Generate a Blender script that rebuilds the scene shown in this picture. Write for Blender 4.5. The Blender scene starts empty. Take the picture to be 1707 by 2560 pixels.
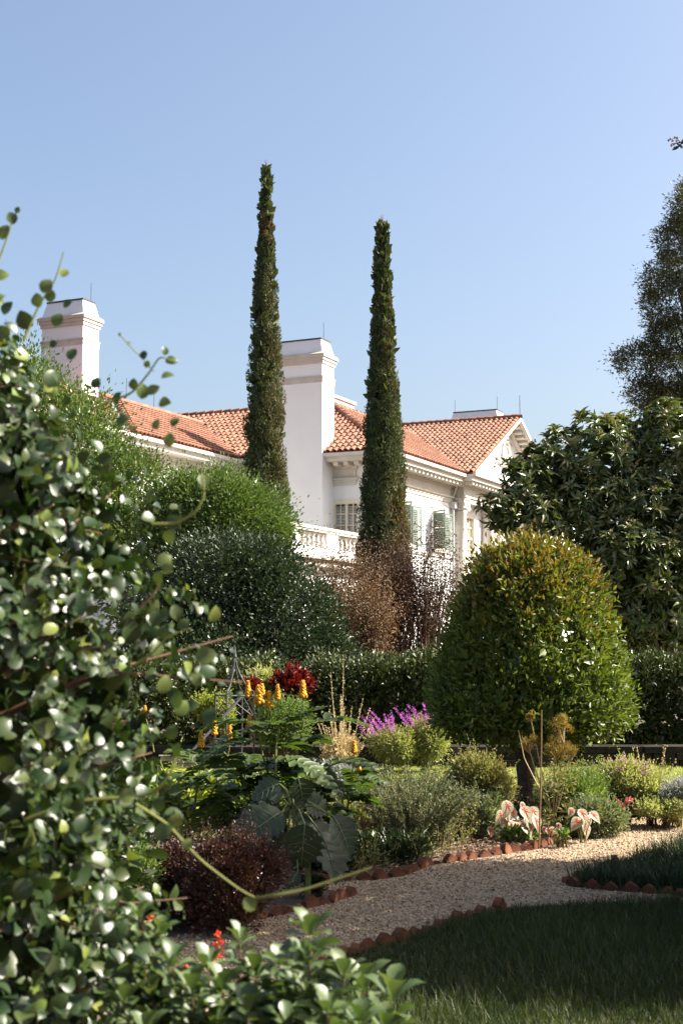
import bpy, math
import numpy as np
from mathutils import Vector

# ------------------------------------------------------------------ camera, sky, sun, exposure
scene = bpy.context.scene
COL = scene.collection
F = 3350.0
TH = math.atan(320 / F)
CT, ST = math.cos(TH), math.sin(TH)
CAM = np.array([0.0, 0.0, 1.6])

cam = bpy.data.cameras.new("camera")
cam.sensor_fit = 'VERTICAL'
cam.sensor_height = 36.0
cam.sensor_width = 24.0
cam.lens = F / 2560 * 36
cam.clip_start = 0.05
cam.clip_end = 3000
cam.dof.use_dof = True
cam.dof.focus_distance = 14.5
cam.dof.aperture_fstop = 6.3
camo = bpy.data.objects.new("camera", cam)
camo.location = CAM
camo.rotation_euler = (math.pi / 2 + TH, 0, 0)
COL.objects.link(camo)
scene.camera = camo

SUN_EL = math.radians(41)
SUN_AZ = math.radians(4)          # from the right
world = bpy.data.worlds.new("World")
scene.world = world
world.use_nodes = True
wn = world.node_tree
sky = wn.nodes.new('ShaderNodeTexSky')
sky.sky_type = 'NISHITA'
sky.sun_disc = False
sky.sun_elevation = SUN_EL
sky.sun_rotation = math.pi / 2 - SUN_AZ
sky.altitude = 0
sky.air_density = 1.0
sky.dust_density = 4.0
sky.ozone_density = 1.0
bg = wn.nodes['Background']
bg.inputs['Strength'].default_value = 0.066
wn.links.new(sky.outputs[0], bg.inputs['Color'])

sl = bpy.data.lights.new("sun", 'SUN')
sl.energy = 5.0
sl.angle = math.radians(0.5)
sl.color = (1.0, 0.93, 0.82)
so = bpy.data.objects.new("sun", sl)
so.location = (40, 0, 40)
sdir = Vector((math.cos(SUN_EL) * math.cos(SUN_AZ), math.cos(SUN_EL) * math.sin(SUN_AZ), math.sin(SUN_EL)))
so.rotation_euler = sdir.to_track_quat('Z', 'Y').to_euler()
COL.objects.link(so)

scene.view_settings.view_transform = 'Standard'
scene.view_settings.look = 'None'
scene.view_settings.exposure = 1.88
scene.view_settings.gamma = 1.0
scene.render.engine = 'CYCLES'
scene.cycles.max_bounces = 8
scene.cycles.transparent_max_bounces = 4
scene.cycles.sample_clamp_indirect = 6

rng = np.random.default_rng(11)


# ------------------------------------------------------------------ helpers
def ray(u, v):
    x = (u - 853.5) / F
    y = (1280 - v) / F
    return np.array([x, CT - ST * y, ST + CT * y])


def P(u, v, Y):
    d = ray(u, v)
    return CAM + d * (Y / d[1])


def G(u, v, z=0.0):
    d = ray(u, v)
    return CAM + d * ((z - 1.6) / d[2])


def nz(a):
    return a / (np.linalg.norm(a, axis=-1, keepdims=True) + 1e-9)


def link(o, parent=None):
    COL.objects.link(o)
    if parent is not None:
        o.parent = parent
    return o


def tag(o, label=None, cat=None, group=None, kind=None):
    if label:
        o['label'] = label
    if cat:
        o['category'] = cat
    if group:
        o['group'] = group
    if kind:
        o['kind'] = kind
    return o


def thing(name, label, cat, loc=(0, 0, 0), rotz=0.0, group=None):
    o = bpy.data.objects.new(name, None)
    o.empty_display_size = 0.2
    o.location = loc
    o.rotation_euler = (0, 0, rotz)
    link(o)
    return tag(o, label, cat, group)


def mesh_obj(name, V, faces_flat, loop_tot, mat, parent=None, smooth=False, tint=None):
    """numpy arrays -> mesh object"""
    me = bpy.data.meshes.new(name)
    V = np.asarray(V, dtype=np.float32)
    me.vertices.add(len(V))
    me.vertices.foreach_set('co', V.ravel())
    lt = np.asarray(loop_tot, dtype=np.int32)
    fl = np.asarray(faces_flat, dtype=np.int32)
    me.loops.add(len(fl))
    me.loops.foreach_set('vertex_index', fl)
    me.polygons.add(len(lt))
    ls = np.zeros(len(lt), dtype=np.int32)
    ls[1:] = np.cumsum(lt)[:-1]
    me.polygons.foreach_set('loop_start', ls)
    me.polygons.foreach_set('loop_total', lt)
    me.polygons.foreach_set('use_smooth', np.full(len(lt), bool(smooth)))
    if tint is not None:
        at = me.attributes.new('tint', 'FLOAT', 'POINT')
        at.data.foreach_set('value', np.asarray(tint, dtype=np.float32))
    me.update(calc_edges=True)
    me.validate()
    if mat:
        me.materials.append(mat)
    o = bpy.data.objects.new(name, me)
    return link(o, parent)


class MB:
    """collects simple solids into ONE mesh"""

    def __init__(self):
        self.V = []
        self.f = []
        self.t = []
        self.n = 0

    def add(self, V, faces):
        V = np.asarray(V, float)
        for f in faces:
            self.f.extend([i + self.n for i in f])
            self.t.append(len(f))
        self.V.append(V)
        self.n += len(V)

    def box(self, x0, x1, y0, y1, z0, z1):
        V = [(x0, y0, z0), (x1, y0, z0), (x1, y1, z0), (x0, y1, z0), (x0, y0, z1), (x1, y0, z1), (x1, y1, z1), (x0, y1, z1)]
        self.add(V, [(0, 3, 2, 1), (4, 5, 6, 7), (0, 1, 5, 4), (1, 2, 6, 5), (2, 3, 7, 6), (3, 0, 4, 7)])

    def obox(self, c, ax, ay, az):
        """box with centre and half-axis vectors"""
        c, ax, ay, az = map(np.asarray, (c, ax, ay, az))
        V = [c - ax - ay - az, c + ax - ay - az, c + ax + ay - az, c - ax + ay - az,
             c - ax - ay + az, c + ax - ay + az, c + ax + ay + az, c - ax + ay + az]
        self.add(V, [(0, 3, 2, 1), (4, 5, 6, 7), (0, 1, 5, 4), (1, 2, 6, 5), (2, 3, 7, 6), (3, 0, 4, 7)])

    def frustum(self, x0, x1, y0, y1, z0, z1, inx, iny):
        V = [(x0, y0, z0), (x1, y0, z0), (x1, y1, z0), (x0, y1, z0),
             (x0 + inx, y0 + iny, z1), (x1 - inx, y0 + iny, z1), (x1 - inx, y1 - iny, z1), (x0 + inx, y1 - iny, z1)]
        self.add(V, [(0, 3, 2, 1), (4, 5, 6, 7), (0, 1, 5, 4), (1, 2, 6, 5), (2, 3, 7, 6), (3, 0, 4, 7)])

    def poly(self, pts):
        self.add(pts, [tuple(range(len(pts)))])

    def prism(self, pts, d):
        """polygon (3D) extruded by vector d"""
        pts = np.asarray(pts, float)
        n = len(pts)
        V = np.vstack([pts, pts + np.asarray(d)])
        fs = [tuple(range(n))[::-1], tuple(range(n, 2 * n))]
        fs += [(i, (i + 1) % n, n + (i + 1) % n, n + i) for i in range(n)]
        self.add(V, fs)

    def tube(self, pts, r, seg=6, cap=True):
        pts = np.asarray(pts, float)
        n = len(pts)
        r = np.broadcast_to(np.asarray(r, float), (n,))
        t = np.gradient(pts, axis=0)
        t = nz(t)
        ref = np.array([0, 0, 1.0]) if abs(t[0][2]) < 0.9 else np.array([1.0, 0, 0])
        a = np.arange(seg) / seg * 2 * math.pi
        V = []
        for i in range(n):
            s = np.cross(t[i], ref)
            s /= np.linalg.norm(s) + 1e-9
            w = np.cross(s, t[i])
            V.append(pts[i] + r[i] * (np.cos(a)[:, None] * s + np.sin(a)[:, None] * w))
        V = np.vstack(V)
        fs = []
        for i in range(n - 1):
            for k in range(seg):
                k2 = (k + 1) % seg
                fs.append((i * seg + k, i * seg + k2, (i + 1) * seg + k2, (i + 1) * seg + k))
        if cap:
            fs.append(tuple(range(seg))[::-1])
            fs.append(tuple(range((n - 1) * seg, n * seg)))
        self.add(V, fs)

    def lathe(self, c, prof, seg=12):
        """prof: list of (r, z)"""
        c = np.asarray(c, float)
        a = np.arange(seg) / seg * 2 * math.pi
        V = []
        for r, z in prof:
            V.append(np.stack([c[0] + r * np.cos(a), c[1] + r * np.sin(a), np.full(seg, c[2] + z)], 1))
        V = np.vstack(V)
        fs = []
        for i in range(len(prof) - 1):
            for k in range(seg):
                k2 = (k + 1) % seg
                fs.append((i * seg + k, i * seg + k2, (i + 1) * seg + k2, (i + 1) * seg + k))
        fs.append(tuple(range(seg))[::-1])
        fs.append(tuple(range((len(prof) - 1) * seg, len(prof) * seg)))
        self.add(V, fs)

    def blob(self, c, r, n=1):
        """small faceted ellipsoid"""
        V, fs = ICO
        self.add(np.asarray(c) + V * np.asarray(r), fs)

    def build(self, name, mat, parent=None, smooth=False):
        return mesh_obj(name, np.vstack(self.V), self.f, self.t, mat, parent, smooth)


def _ico():
    p = (1 + 5 ** .5) / 2
    V = np.array([(-1, p, 0), (1, p, 0), (-1, -p, 0), (1, -p, 0), (0, -1, p), (0, 1, p), (0, -1, -p), (0, 1, -p),
                  (p, 0, -1), (p, 0, 1), (-p, 0, -1), (-p, 0, 1)], float)
    V = nz(V)
    fs = [(0, 11, 5), (0, 5, 1), (0, 1, 7), (0, 7, 10), (0, 10, 11), (1, 5, 9), (5, 11, 4), (11, 10, 2), (10, 7, 6), (7, 1, 8),
          (3, 9, 4), (3, 4, 2), (3, 2, 6), (3, 6, 8), (3, 8, 9), (4, 9, 5), (2, 4, 11), (6, 2, 10), (8, 6, 7), (9, 8, 1)]
    return V, fs


ICO = _ico()


# ------------------------------------------------------------------ materials
def newmat(name):
    m = bpy.data.materials.new(name)
    m.use_nodes = True
    nt = m.node_tree
    return m, nt, nt.nodes['Principled BSDF'], nt.nodes['Material Output']


def ramp(nt, cols):
    r = nt.nodes.new('ShaderNodeValToRGB')
    e = r.color_ramp.elements
    while len(e) < len(cols):
        e.new(0.5)
    for i, c in enumerate(cols):
        e[i].position = c[0] if len(c) == 4 else i / (len(cols) - 1)
        cc = c[1:] if len(c) == 4 else c
        e[i].color = (*cc, 1)
    return r


def leafmat(name, cols, rough=0.45, spec=0.5, trans=0.3, tint=None, tcol=None, gain=1.0):
    """leaf: colour varies leaf by leaf; some light passes through"""
    m, nt, b, out = newmat(name)
    g = nt.nodes.new('ShaderNodeNewGeometry')
    cols = [tuple(c * gain * .76 for c in q) for q in cols]
    r = ramp(nt, cols)
    nt.links.new(g.outputs['Random Per Island'], r.inputs[0])
    col = r.outputs[0]
    if tint is not None:
        at = nt.nodes.new('ShaderNodeAttribute')
        at.attribute_name = 'tint'
        r2 = ramp(nt, [tuple(c * .85 for c in q) for q in tint])
        nt.links.new(g.outputs['Random Per Island'], r2.inputs[0])
        mx = nt.nodes.new('ShaderNodeMixRGB')
        nt.links.new(at.outputs['Fac'], mx.inputs[0])
        nt.links.new(col, mx.inputs[1])
        nt.links.new(r2.outputs[0], mx.inputs[2])
        col = mx.outputs[0]
    b.inputs['Roughness'].default_value = rough
    b.inputs['Specular IOR Level'].default_value = spec
    nt.links.new(col, b.inputs['Base Color'])
    if trans > 0:
        t = nt.nodes.new('ShaderNodeBsdfTranslucent')
        hs = nt.nodes.new('ShaderNodeMixRGB')
        hs.blend_type = 'MULTIPLY'
        hs.inputs[0].default_value = 1
        hs.inputs[2].default_value = (*(tcol or (1.25, 1.35, 0.55)), 1)
        nt.links.new(col, hs.inputs[1])
        nt.links.new(hs.outputs[0], t.inputs['Color'])
        mx = nt.nodes.new('ShaderNodeMixShader')
        mx.inputs[0].default_value = trans
        nt.links.new(b.outputs[0], mx.inputs[1])
        nt.links.new(t.outputs[0], mx.inputs[2])
        nt.links.new(mx.outputs[0], out.inputs['Surface'])
    return m


def flatmat(name, col, rough=0.7, spec=0.3, noise=0.0, nscale=8.0, col2=None, bump=0.0, bscale=60.0, metal=0.0, island=False):
    m, nt, b, out = newmat(name)
    b.inputs['Roughness'].default_value = rough
    b.inputs['Specular IOR Level'].default_value = spec
    b.inputs['Metallic'].default_value = metal
    tc = nt.nodes.new('ShaderNodeTexCoord')
    if col2 is None:
        col2 = tuple(c * (1 - noise) for c in col)
    r = ramp(nt, [col2, col])
    if island:
        g = nt.nodes.new('ShaderNodeNewGeometry')
        nt.links.new(g.outputs['Random Per Island'], r.inputs[0])
    else:
        n = nt.nodes.new('ShaderNodeTexNoise')
        n.inputs['Scale'].default_value = nscale
        n.inputs['Detail'].default_value = 6
        nt.links.new(tc.outputs['Object'], n.inputs['Vector'])
        r.color_ramp.elements[0].position = .3
        r.color_ramp.elements[1].position = .65
        nt.links.new(n.outputs['Fac'], r.inputs[0])
    nt.links.new(r.outputs[0], b.inputs['Base Color'])
    if bump > 0:
        n2 = nt.nodes.new('ShaderNodeTexNoise')
        n2.inputs['Scale'].default_value = bscale
        n2.inputs['Detail'].default_value = 5
        nt.links.new(tc.outputs['Object'], n2.inputs['Vector'])
        bp = nt.nodes.new('ShaderNodeBump')
        bp.inputs['Strength'].default_value = bump
        bp.inputs['Distance'].default_value = 0.02
        nt.links.new(n2.outputs['Fac'], bp.inputs['Height'])
        nt.links.new(bp.outputs[0], b.inputs['Normal'])
    return m


M = {}
M['stucco'] = flatmat('stucco', (.725, .73, .735), .85, .2, .04, 1.2, bump=.15, bscale=40)
M['stone'] = flatmat('stone', (.51, .47, .42), .8, .25, col2=(.44, .40, .355), nscale=2.5, bump=.1)
M['trim'] = flatmat('trim', (.55, .52, .465), .7, .25, col2=(.49, .46, .41), nscale=3)
M['roofpan'] = flatmat('roof underlay clay', (.22, .075, .035), .85, .15, .3, 4)
M['frame'] = flatmat('painted frame', (.66, .60, .48), .5, .4, .05, 5)
M['shutter'] = flatmat('green shutter paint', (.10, .135, .105), .5, .4, .15, 5)
M['blind'] = flatmat('pale blind', (.62, .59, .52), .8, .1, .1, 6)
M['metal'] = flatmat('dark metal', (.03, .033, .038), .5, .5, .2, 6)
M['lead'] = flatmat('lead grey', (.16, .16, .17), .5, .4, .2, 3)
M['iron'] = flatmat('weathered iron', (.07, .07, .07), .5, .4, col2=(.035, .034, .033), nscale=20)
M['gutter'] = flatmat('gutter', (.55, .53, .50), .5, .4, .1, 3)
M['bark'] = flatmat('bark', (.10, .075, .055), .9, .2, col2=(.045, .033, .025), nscale=14, bump=.6, bscale=30)
M['twig'] = flatmat('twig', (.15, .095, .06), .8, .2, col2=(.08, .05, .03), nscale=20)
M['greenstem'] = flatmat('green stem', (.17, .19, .05), .55, .4, .3, 20)
M['yellowstem'] = flatmat('yellow green stem', (.15, .16, .035), .5, .4, .25, 20)
M['drystem'] = flatmat('dry stem', (.42, .32, .17), .8, .2, .3, 20)
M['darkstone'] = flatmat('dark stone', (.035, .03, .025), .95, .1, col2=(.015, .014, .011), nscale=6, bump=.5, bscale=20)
M['terracotta'] = flatmat('terracotta', (.19, .068, .032), .85, .2, col2=(.045, .021, .014), nscale=9, bump=.3, bscale=60)

# roof clay, tile by tile
m, nt, b, out = newmat('roof clay')
g = nt.nodes.new('ShaderNodeNewGeometry')
r = ramp(nt, [(.165, .066, .037), (.21, .09, .05), (.27, .125, .074), (.185, .078, .044)])
nt.links.new(g.outputs['Random Per Island'], r.inputs[0])
tc = nt.nodes.new('ShaderNodeTexCoord')
n = nt.nodes.new('ShaderNodeTexNoise')
n.inputs['Scale'].default_value = .7
n.inputs['Detail'].default_value = 5
nt.links.new(tc.outputs['Object'], n.inputs['Vector'])
mr = nt.nodes.new('ShaderNodeMapRange')
mr.inputs[1].default_value = .3
mr.inputs[2].default_value = .7
mr.inputs[3].default_value = .82
mr.inputs[4].default_value = 1.1
nt.links.new(n.outputs['Fac'], mr.inputs[0])
mx = nt.nodes.new('ShaderNodeMixRGB')
mx.blend_type = 'MULTIPLY'
mx.inputs[0].default_value = 1
nt.links.new(r.outputs[0], mx.inputs[1])
nt.links.new(mr.outputs[0], mx.inputs[2])
nt.links.new(mx.outputs[0], b.inputs['Base Color'])
b.inputs['Roughness'].default_value = .8
M['tile'] = m

# glass
m, nt, b, out = newmat('window glass')
b.inputs['Base Color'].default_value = (.05, .06, .07, 1)
b.inputs['Roughness'].default_value = .05
b.inputs['Specular IOR Level'].default_value = .8
M['glass'] = m


# ground sheets -----------------------------------------------------
def soilmat():
    m, nt, b, out = newmat('mulch soil')
    tc = nt.nodes.new('ShaderNodeTexCoord')
    v = nt.nodes.new('ShaderNodeTexVoronoi')
    v.inputs['Scale'].default_value = 28
    mp = nt.nodes.new('ShaderNodeMapping')
    mp.inputs['Scale'].default_value = (1, 2.2, 1)
    n = nt.nodes.new('ShaderNodeTexNoise')
    n.inputs['Scale'].default_value = 9
    n.inputs['Detail'].default_value = 8
    nt.links.new(tc.outputs['Object'], mp.inputs['Vector'])
    nt.links.new(mp.outputs[0], v.inputs['Vector'])
    nt.links.new(tc.outputs['Object'], n.inputs['Vector'])
    r = ramp(nt, [(.035, .023, .016), (.085, .058, .038), (.17, .12, .08)])
    mx = nt.nodes.new('ShaderNodeMixRGB')
    mx.inputs[0].default_value = .5
    nt.links.new(v.outputs['Color'], mx.inputs[1])
    nt.links.new(n.outputs['Fac'], mx.inputs[2])
    bw = nt.nodes.new('ShaderNodeRGBToBW')
    nt.links.new(mx.outputs[0], bw.inputs[0])
    nt.links.new(bw.outputs[0], r.inputs[0])
    nt.links.new(r.outputs[0], b.inputs['Base Color'])
    bp = nt.nodes.new('ShaderNodeBump')
    bp.inputs['Strength'].default_value = 1
    bp.inputs['Distance'].default_value = .03
    nt.links.new(bw.outputs[0], bp.inputs['Height'])
    nt.links.new(bp.outputs[0], b.inputs['Normal'])
    b.inputs['Roughness'].default_value = .95
    return m


def gravelmat():
    m, nt, b, out = newmat('pea gravel')
    tc = nt.nodes.new('ShaderNodeTexCoord')
    v = nt.nodes.new('ShaderNodeTexVoronoi')
    v.inputs['Scale'].default_value = 62
    nt.links.new(tc.outputs['Object'], v.inputs['Vector'])
    sp = nt.nodes.new('ShaderNodeSeparateColor')
    nt.links.new(v.outputs['Color'], sp.inputs[0])
    r = ramp(nt, [(0.0, .10, .062, .04), (.25, .27, .16, .08), (.5, .34, .24, .135), (.75, .41, .33, .22), (1.0, .19, .15, .115)])
    nt.links.new(sp.outputs[0], r.inputs[0])
    nt.links.new(r.outputs[0], b.inputs['Base Color'])
    bp = nt.nodes.new('ShaderNodeBump')
    bp.invert = True
    bp.inputs['Strength'].default_value = 1
    bp.inputs['Distance'].default_value = .012
    nt.links.new(v.outputs['Distance'], bp.inputs['Height'])
    nt.links.new(bp.outputs[0], b.inputs['Normal'])
    b.inputs['Roughness'].default_value = .85
    return m


M['soil'] = soilmat()
M['gravel'] = gravelmat()
M['pebble'] = flatmat('pebble', (.52, .39, .24), .8, .3, col2=(.12, .075, .05), island=True)
M['lawnbase'] = flatmat('lawn turf', (.10, .115, .035), .9, .1, col2=(.15, .15, .05), nscale=5, bump=.5, bscale=80)

# ------------------------------------------------------------------ leaf clouds
T_DIA = (np.array([(0, 0, 0), (.5, .45, .10), (0, 1, -.06), (-.5, .45, .10)]), [(0, 1, 2), (0, 2, 3)])
T_OVAL = (np.array([(0, 0, 0), (.38, .25, .07), (.45, .62, .07), (0, 1, -.08), (-.45, .62, .07), (-.38, .25, .07)]),
          [(0, 1, 2, 3), (0, 3, 4, 5)])


def strip_template(ys, ws, zs, fold=.12, cols=3):
    V = []
    for y, w, z in zip(ys, ws, zs):
        if cols == 3:
            V += [(-w, y, z + fold * w), (0, y, z), (w, y, z + fold * w)]
        else:
            V += [(-w, y, z), (w, y, z)]
    fs = []
    for i in range(len(ys) - 1):
        for k in range(cols - 1):
            a = i * cols + k
            fs.append((a, a + 1, a + cols + 1, a + cols))
    return np.array(V, float), fs


T_ROUND = strip_template([0, .12, .35, .62, .85, 1], [.04, .30, .5, .48, .28, .03], [0, .02, .03, .01, -.05, -.12], .25)
T_OBOV = strip_template([0, .2, .45, .7, .88, 1], [.05, .16, .36, .5, .38, .04], [0, .03, .05, .03, -.02, -.08], .25)
T_LONG = strip_template([0, .3, .65, 1], [.1, .45, .5, .05], [0, .06, 0, -.18], .3)
T_BLADE = strip_template([0, .5, 1], [.5, .4, .04], [0, .04, .22], 0, 2)
T_STRAP = strip_template([0, .3, .6, .85, 1], [.3, .5, .5, .3, .02], [0, .05, .04, -.10, -.28], .2)


def instance(tpl, pos, axis, nrm, L, W):
    """arrays of leaves: axis = along the leaf, nrm = roughly its upper side"""
    TV, TF = tpl
    pos = np.asarray(pos, float)
    N = len(pos)
    axis = nz(np.asarray(axis, float))
    side = nz(np.cross(axis, nrm))
    up = np.cross(side, axis)
    L = np.broadcast_to(L, (N,))[:, None, None]
    W = np.broadcast_to(W, (N,))[:, None, None]
    V = (pos[:, None, :] + TV[None, :, 0:1] * W * side[:, None, :] + TV[None, :, 1:2] * L * axis[:, None, :]
         + TV[None, :, 2:3] * L * up[:, None, :])
    nv = len(TV)
    tf = np.concatenate([np.array(f) for f in TF])
    tt = np.array([len(f) for f in TF])
    flat = (np.arange(N)[:, None] * nv + tf[None, :]).ravel()
    tot = np.tile(tt, N)
    return V.reshape(-1, 3), flat, tot, nv


class Cloud:
    def __init__(self):
        self.V, self.f, self.t, self.tint, self.n = [], [], [], [], 0

    def add(self, tpl, pos, axis, nrm, L, W, tint=0.0):
        if len(pos) == 0:
            return
        V, f, t, nv = instance(tpl, pos, axis, nrm, L, W)
        self.V.append(V)
        self.f.append(f + self.n)
        self.t.append(t)
        self.n += len(V)
        self.tint.append(np.repeat(np.broadcast_to(tint, (len(pos),)), nv))

    def build(self, name, mat, parent=None, smooth=False):
        return mesh_obj(name, np.vstack(self.V), np.concatenate(self.f), np.concatenate(self.t), mat, parent, smooth,
                        tint=np.concatenate(self.tint))


def rdir(n):
    return nz(rng.normal(size=(n, 3)))


def in_other(p, lobes, skip, k):
    bad = np.zeros(len(p), bool)
    for j, (c, r) in enumerate(lobes):
        d = np.linalg.norm((p - np.asarray(c)) / np.asarray(r), axis=1)
        bad |= (d < k) & (skip != j)
    return bad


def clump_centres(lobes, n, rmin=.75, rmax=1.04, inner=.75, zmin=None):
    """points spread over the surface of a union of ellipsoids"""
    A = np.array([(np.prod(r) ** (2 / 3)) for c, r in lobes])
    idx = rng.choice(len(lobes), size=n * 2, p=A / A.sum())
    d = rdir(n * 2)
    rr = rng.uniform(rmin, rmax, size=(n * 2, 1))
    C_ = np.array([c for c, r in lobes])[idx]
    R_ = np.array([np.broadcast_to(r, 3) for c, r in lobes])[idx]
    p = C_ + d * R_ * rr
    ok = ~in_other(p, lobes, idx, inner)
    if zmin is not None:
        low = p[:, 2] <= zmin
        p[low, 2] = zmin + rng.uniform(0, .12, low.sum()) if low.mean() > .12 else p[low, 2]
        ok &= p[:, 2] > zmin
    p, d, R_ = p[ok][:n], d[ok][:n], R_[ok][:n]
    out = nz(d / R_ * R_.mean(axis=1, keepdims=True))
    return p, out


def foliage(lobes, n_clump, per, clump_r, L, W, tpl=T_DIA, up=.35, jitter=.7, core=0, core_k=1.9, zmin=None, cl=None,
            rmin=.75, rmax=1.04, tint_fn=None, flat=.6, Lvar=.35, oc=None):
    cl = cl or Cloud()
    cen, out = clump_centres(lobes, n_clump, rmin, rmax, zmin=zmin)
    n = len(cen)
    off = rng.normal(size=(n, per, 3)) * .55
    off = off * clump_r * rng.uniform(.6, 1.3, size=(n, 1, 1))
    pos = (cen[:, None, :] + off).reshape(-1, 3)
    o = np.repeat(out, per, 0)
    ax = nz(o * .7 + nz(off.reshape(-1, 3)) * .55 + np.array([0, 0, up]) + rng.normal(size=pos.shape) * jitter * .5)
    nr = nz(np.array([0, 0, flat]) + o * .5 + rng.normal(size=pos.shape) * .55)
    sz = rng.uniform(1 - Lvar, 1 + Lvar, len(pos))
    tint = 0.0 if tint_fn is None else tint_fn(pos, o)
    cl.add(tpl, pos, ax, nr, L * sz, W * sz, tint)
    if core:
        p2, o2 = clump_centres(lobes, core, .35, .8, inner=0.0, zmin=zmin)
        cl.add(T_OVAL, p2, rdir(len(p2)), rdir(len(p2)), L * core_k, W * core_k * 1.1)
    return cl, cen, out


def branches(base, targets, r0, mat, parent, name='branches', n=14, wob=.12, trunk_top=None, r1=.008):
    mb = MB()
    base = np.asarray(base, float)
    idx = rng.choice(len(targets), size=min(n, len(targets)), replace=False)
    st = base if trunk_top is None else np.asarray(trunk_top, float)
    for i in idx:
        t = st + (targets[i] - st) * .86
        k = np.linspace(0, 1, 6)[:, None]
        mid = st * (1 - k) + t * k
        mid[:, 2] += np.sin(k[:, 0] * math.pi) * .12 * np.linalg.norm(t - st)
        mid[1:-1] += np.cumsum(rng.normal(size=(4, 3)), 0) * wob * np.linalg.norm(t - st) * .1
        mb.tube(mid, np.linspace(r0, r1, 6), 5)
    return mb.build(name, mat, parent)


# ================================================================== GROUND
def sheet(name, pts, z, mat, kind='structure', thick=None):
    me = MB()
    me.poly([(p[0], p[1], z) for p in pts])
    return tag(me.build(name, mat), kind=kind)


sheet('ground', [(-900, -60), (900, -60), (900, 1600), (-900, 1600)], 0.0, M['soil'])

LZ = 0.18                                       # the lawn strip stands a step higher
LAWN_F, LAWN_B = 12.95, 15.3
mb = MB()
mb.box(-9, 9, LAWN_F, LAWN_B + 5, 0.004, LZ)
tag(mb.build('lawn', M['lawnbase']), kind='structure')

PATH_PX = [(330, 2445), (420, 2345), (560, 2322), (670, 2297), (820, 2262), (888, 2238), (800, 2222), (740, 2205), (930, 2203), (1010, 2192),
           (1080, 2164), (1230, 2143), (1345, 2124), (1400, 2107), (1450, 2094), (1500, 2076), (1545, 2062), (1515, 2046),
           (1620, 2046), (1800, 2046), (1990, 2050), (1900, 2100), (1720, 2112), (1600, 2135), (1500, 2182), (1412, 2216), (1500, 2228), (1650, 2238),
           (1850, 2246), (1850, 2262), (1550, 2258), (1270, 2270), (1134, 2309), (1019, 2347), (899, 2377), (820, 2412), (740, 2446), (560, 2520), (400, 2560), (250, 2560)]
PATH = np.array([G(*p)[:2] for p in PATH_PX])
sheet('gravel_path', [(p[0], p[1]) for p in PATH], 0.004, M['gravel'])


def in_poly(x, y, poly):
    inside = np.zeros(len(x), bool)
    n = len(poly)
    j = n - 1
    for i in range(n):
        xi, yi = poly[i]
        xj, yj = poly[j]
        c = ((yi > y) != (yj > y)) & (x < (xj - xi) * (y - yi) / (yj - yi + 1e-12) + xi)
        inside ^= c
        j = i
    return inside


def scatter(poly, n):
    lo, hi = poly.min(0), poly.max(0)
    q = rng.uniform(lo, hi, size=(n, 2))
    return q[in_poly(q[:, 0], q[:, 1], poly)]


# loose pebbles lying on the path
q = scatter(PATH, 60000)
oct_v = np.array([(1, 0, 0), (0, 1, 0), (-1, 0, 0), (0, -1, 0), (0, 0, .8), (0, 0, -.4)])
oct_f = [(0, 1, 4), (1, 2, 4), (2, 3, 4), (3, 0, 4)]
pv = np.concatenate([q, np.full((len(q), 1), .006)], 1)
a = rng.uniform(0, 6.28, len(q))
ax = np.stack([np.cos(a), np.sin(a), rng.normal(size=len(q)) * .3], 1)
sz = rng.uniform(.004, .0125, len(q))
V, f, t, _ = instance((oct_v, oct_f), pv, ax, np.tile((0, 0, 1.0), (len(q), 1)), sz, sz * rng.uniform(.6, 1, len(q)))
tag(mesh_obj('loose_pebbles', V, f, t, M['pebble']), 'pale tan pebbles lying loose over the gravel path', 'gravel', kind='stuff')

# bark chips on the mulch of the sunlit bed
chip_poly = np.array([G(*p)[:2] for p in [(1080, 2156), (1230, 2138), (1345, 2118), (1450, 2088), (1500, 2066), (1400, 2040), (1180, 2040), (900, 2100), (700, 2190), (940, 2197)]])
q = scatter(chip_poly, 16000)
cl = Cloud()
pv = np.concatenate([q, rng.uniform(.002, .02, (len(q), 1))], 1)
cl.add(T_OVAL, pv, nz(np.concatenate([rng.normal(size=(len(q), 2)), rng.normal(size=(len(q), 1)) * .2], 1)),
       nz(np.array([0, 0, 1]) + rng.normal(size=(len(q), 3)) * .3), rng.uniform(.015, .05, len(q)), rng.uniform(.008, .016, len(q)))
M['chip'] = leafmat('bark chip', [(.14, .085, .05), (.30, .19, .115), (.42, .30, .20), (.2, .11, .07)], .85, .2, 0)
tag(cl.build('bark_chips', M['chip']), 'brown bark chips covering the soil of the sunlit bed', 'mulch', kind='stuff')


# ================================================================== MANSION
PH = math.radians(25)
AX = np.array([math.sin(PH), math.cos(PH), 0])
BX = np.array([-math.cos(PH), math.sin(PH), 0])
house = thing('mansion', 'white stucco mansion with terracotta tile roofs, tall chimneys and green shutters', 'mansion',
              (1.349, 51.196, 0), math.atan2(AX[1], AX[0]))


def rb(mb, o, d, w, x0, x1, y0, y1, z0, z1):
    """box in a wall frame: x along d, y outward along w"""
    o, d, w = np.asarray(o, float), np.asarray(d, float), np.asarray(w, float)
    c = o + d * (x0 + x1) / 2 + w * (y0 + y1) / 2 + np.array([0, 0, (z0 + z1) / 2])
    mb.obox(c, d * (x1 - x0) / 2, w * (y1 - y0) / 2, np.array([0, 0, (z1 - z0) / 2]))


LIT = ((0, 0, 0), (1, 0, 0), (0, -1, 0))
SHD = ((0, 0, 0), (0, 1, 0), (-1, 0, 0))
WNG = ((-14, 6.4, 0), (1, 0, 0), (0, -1, 0))


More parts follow.
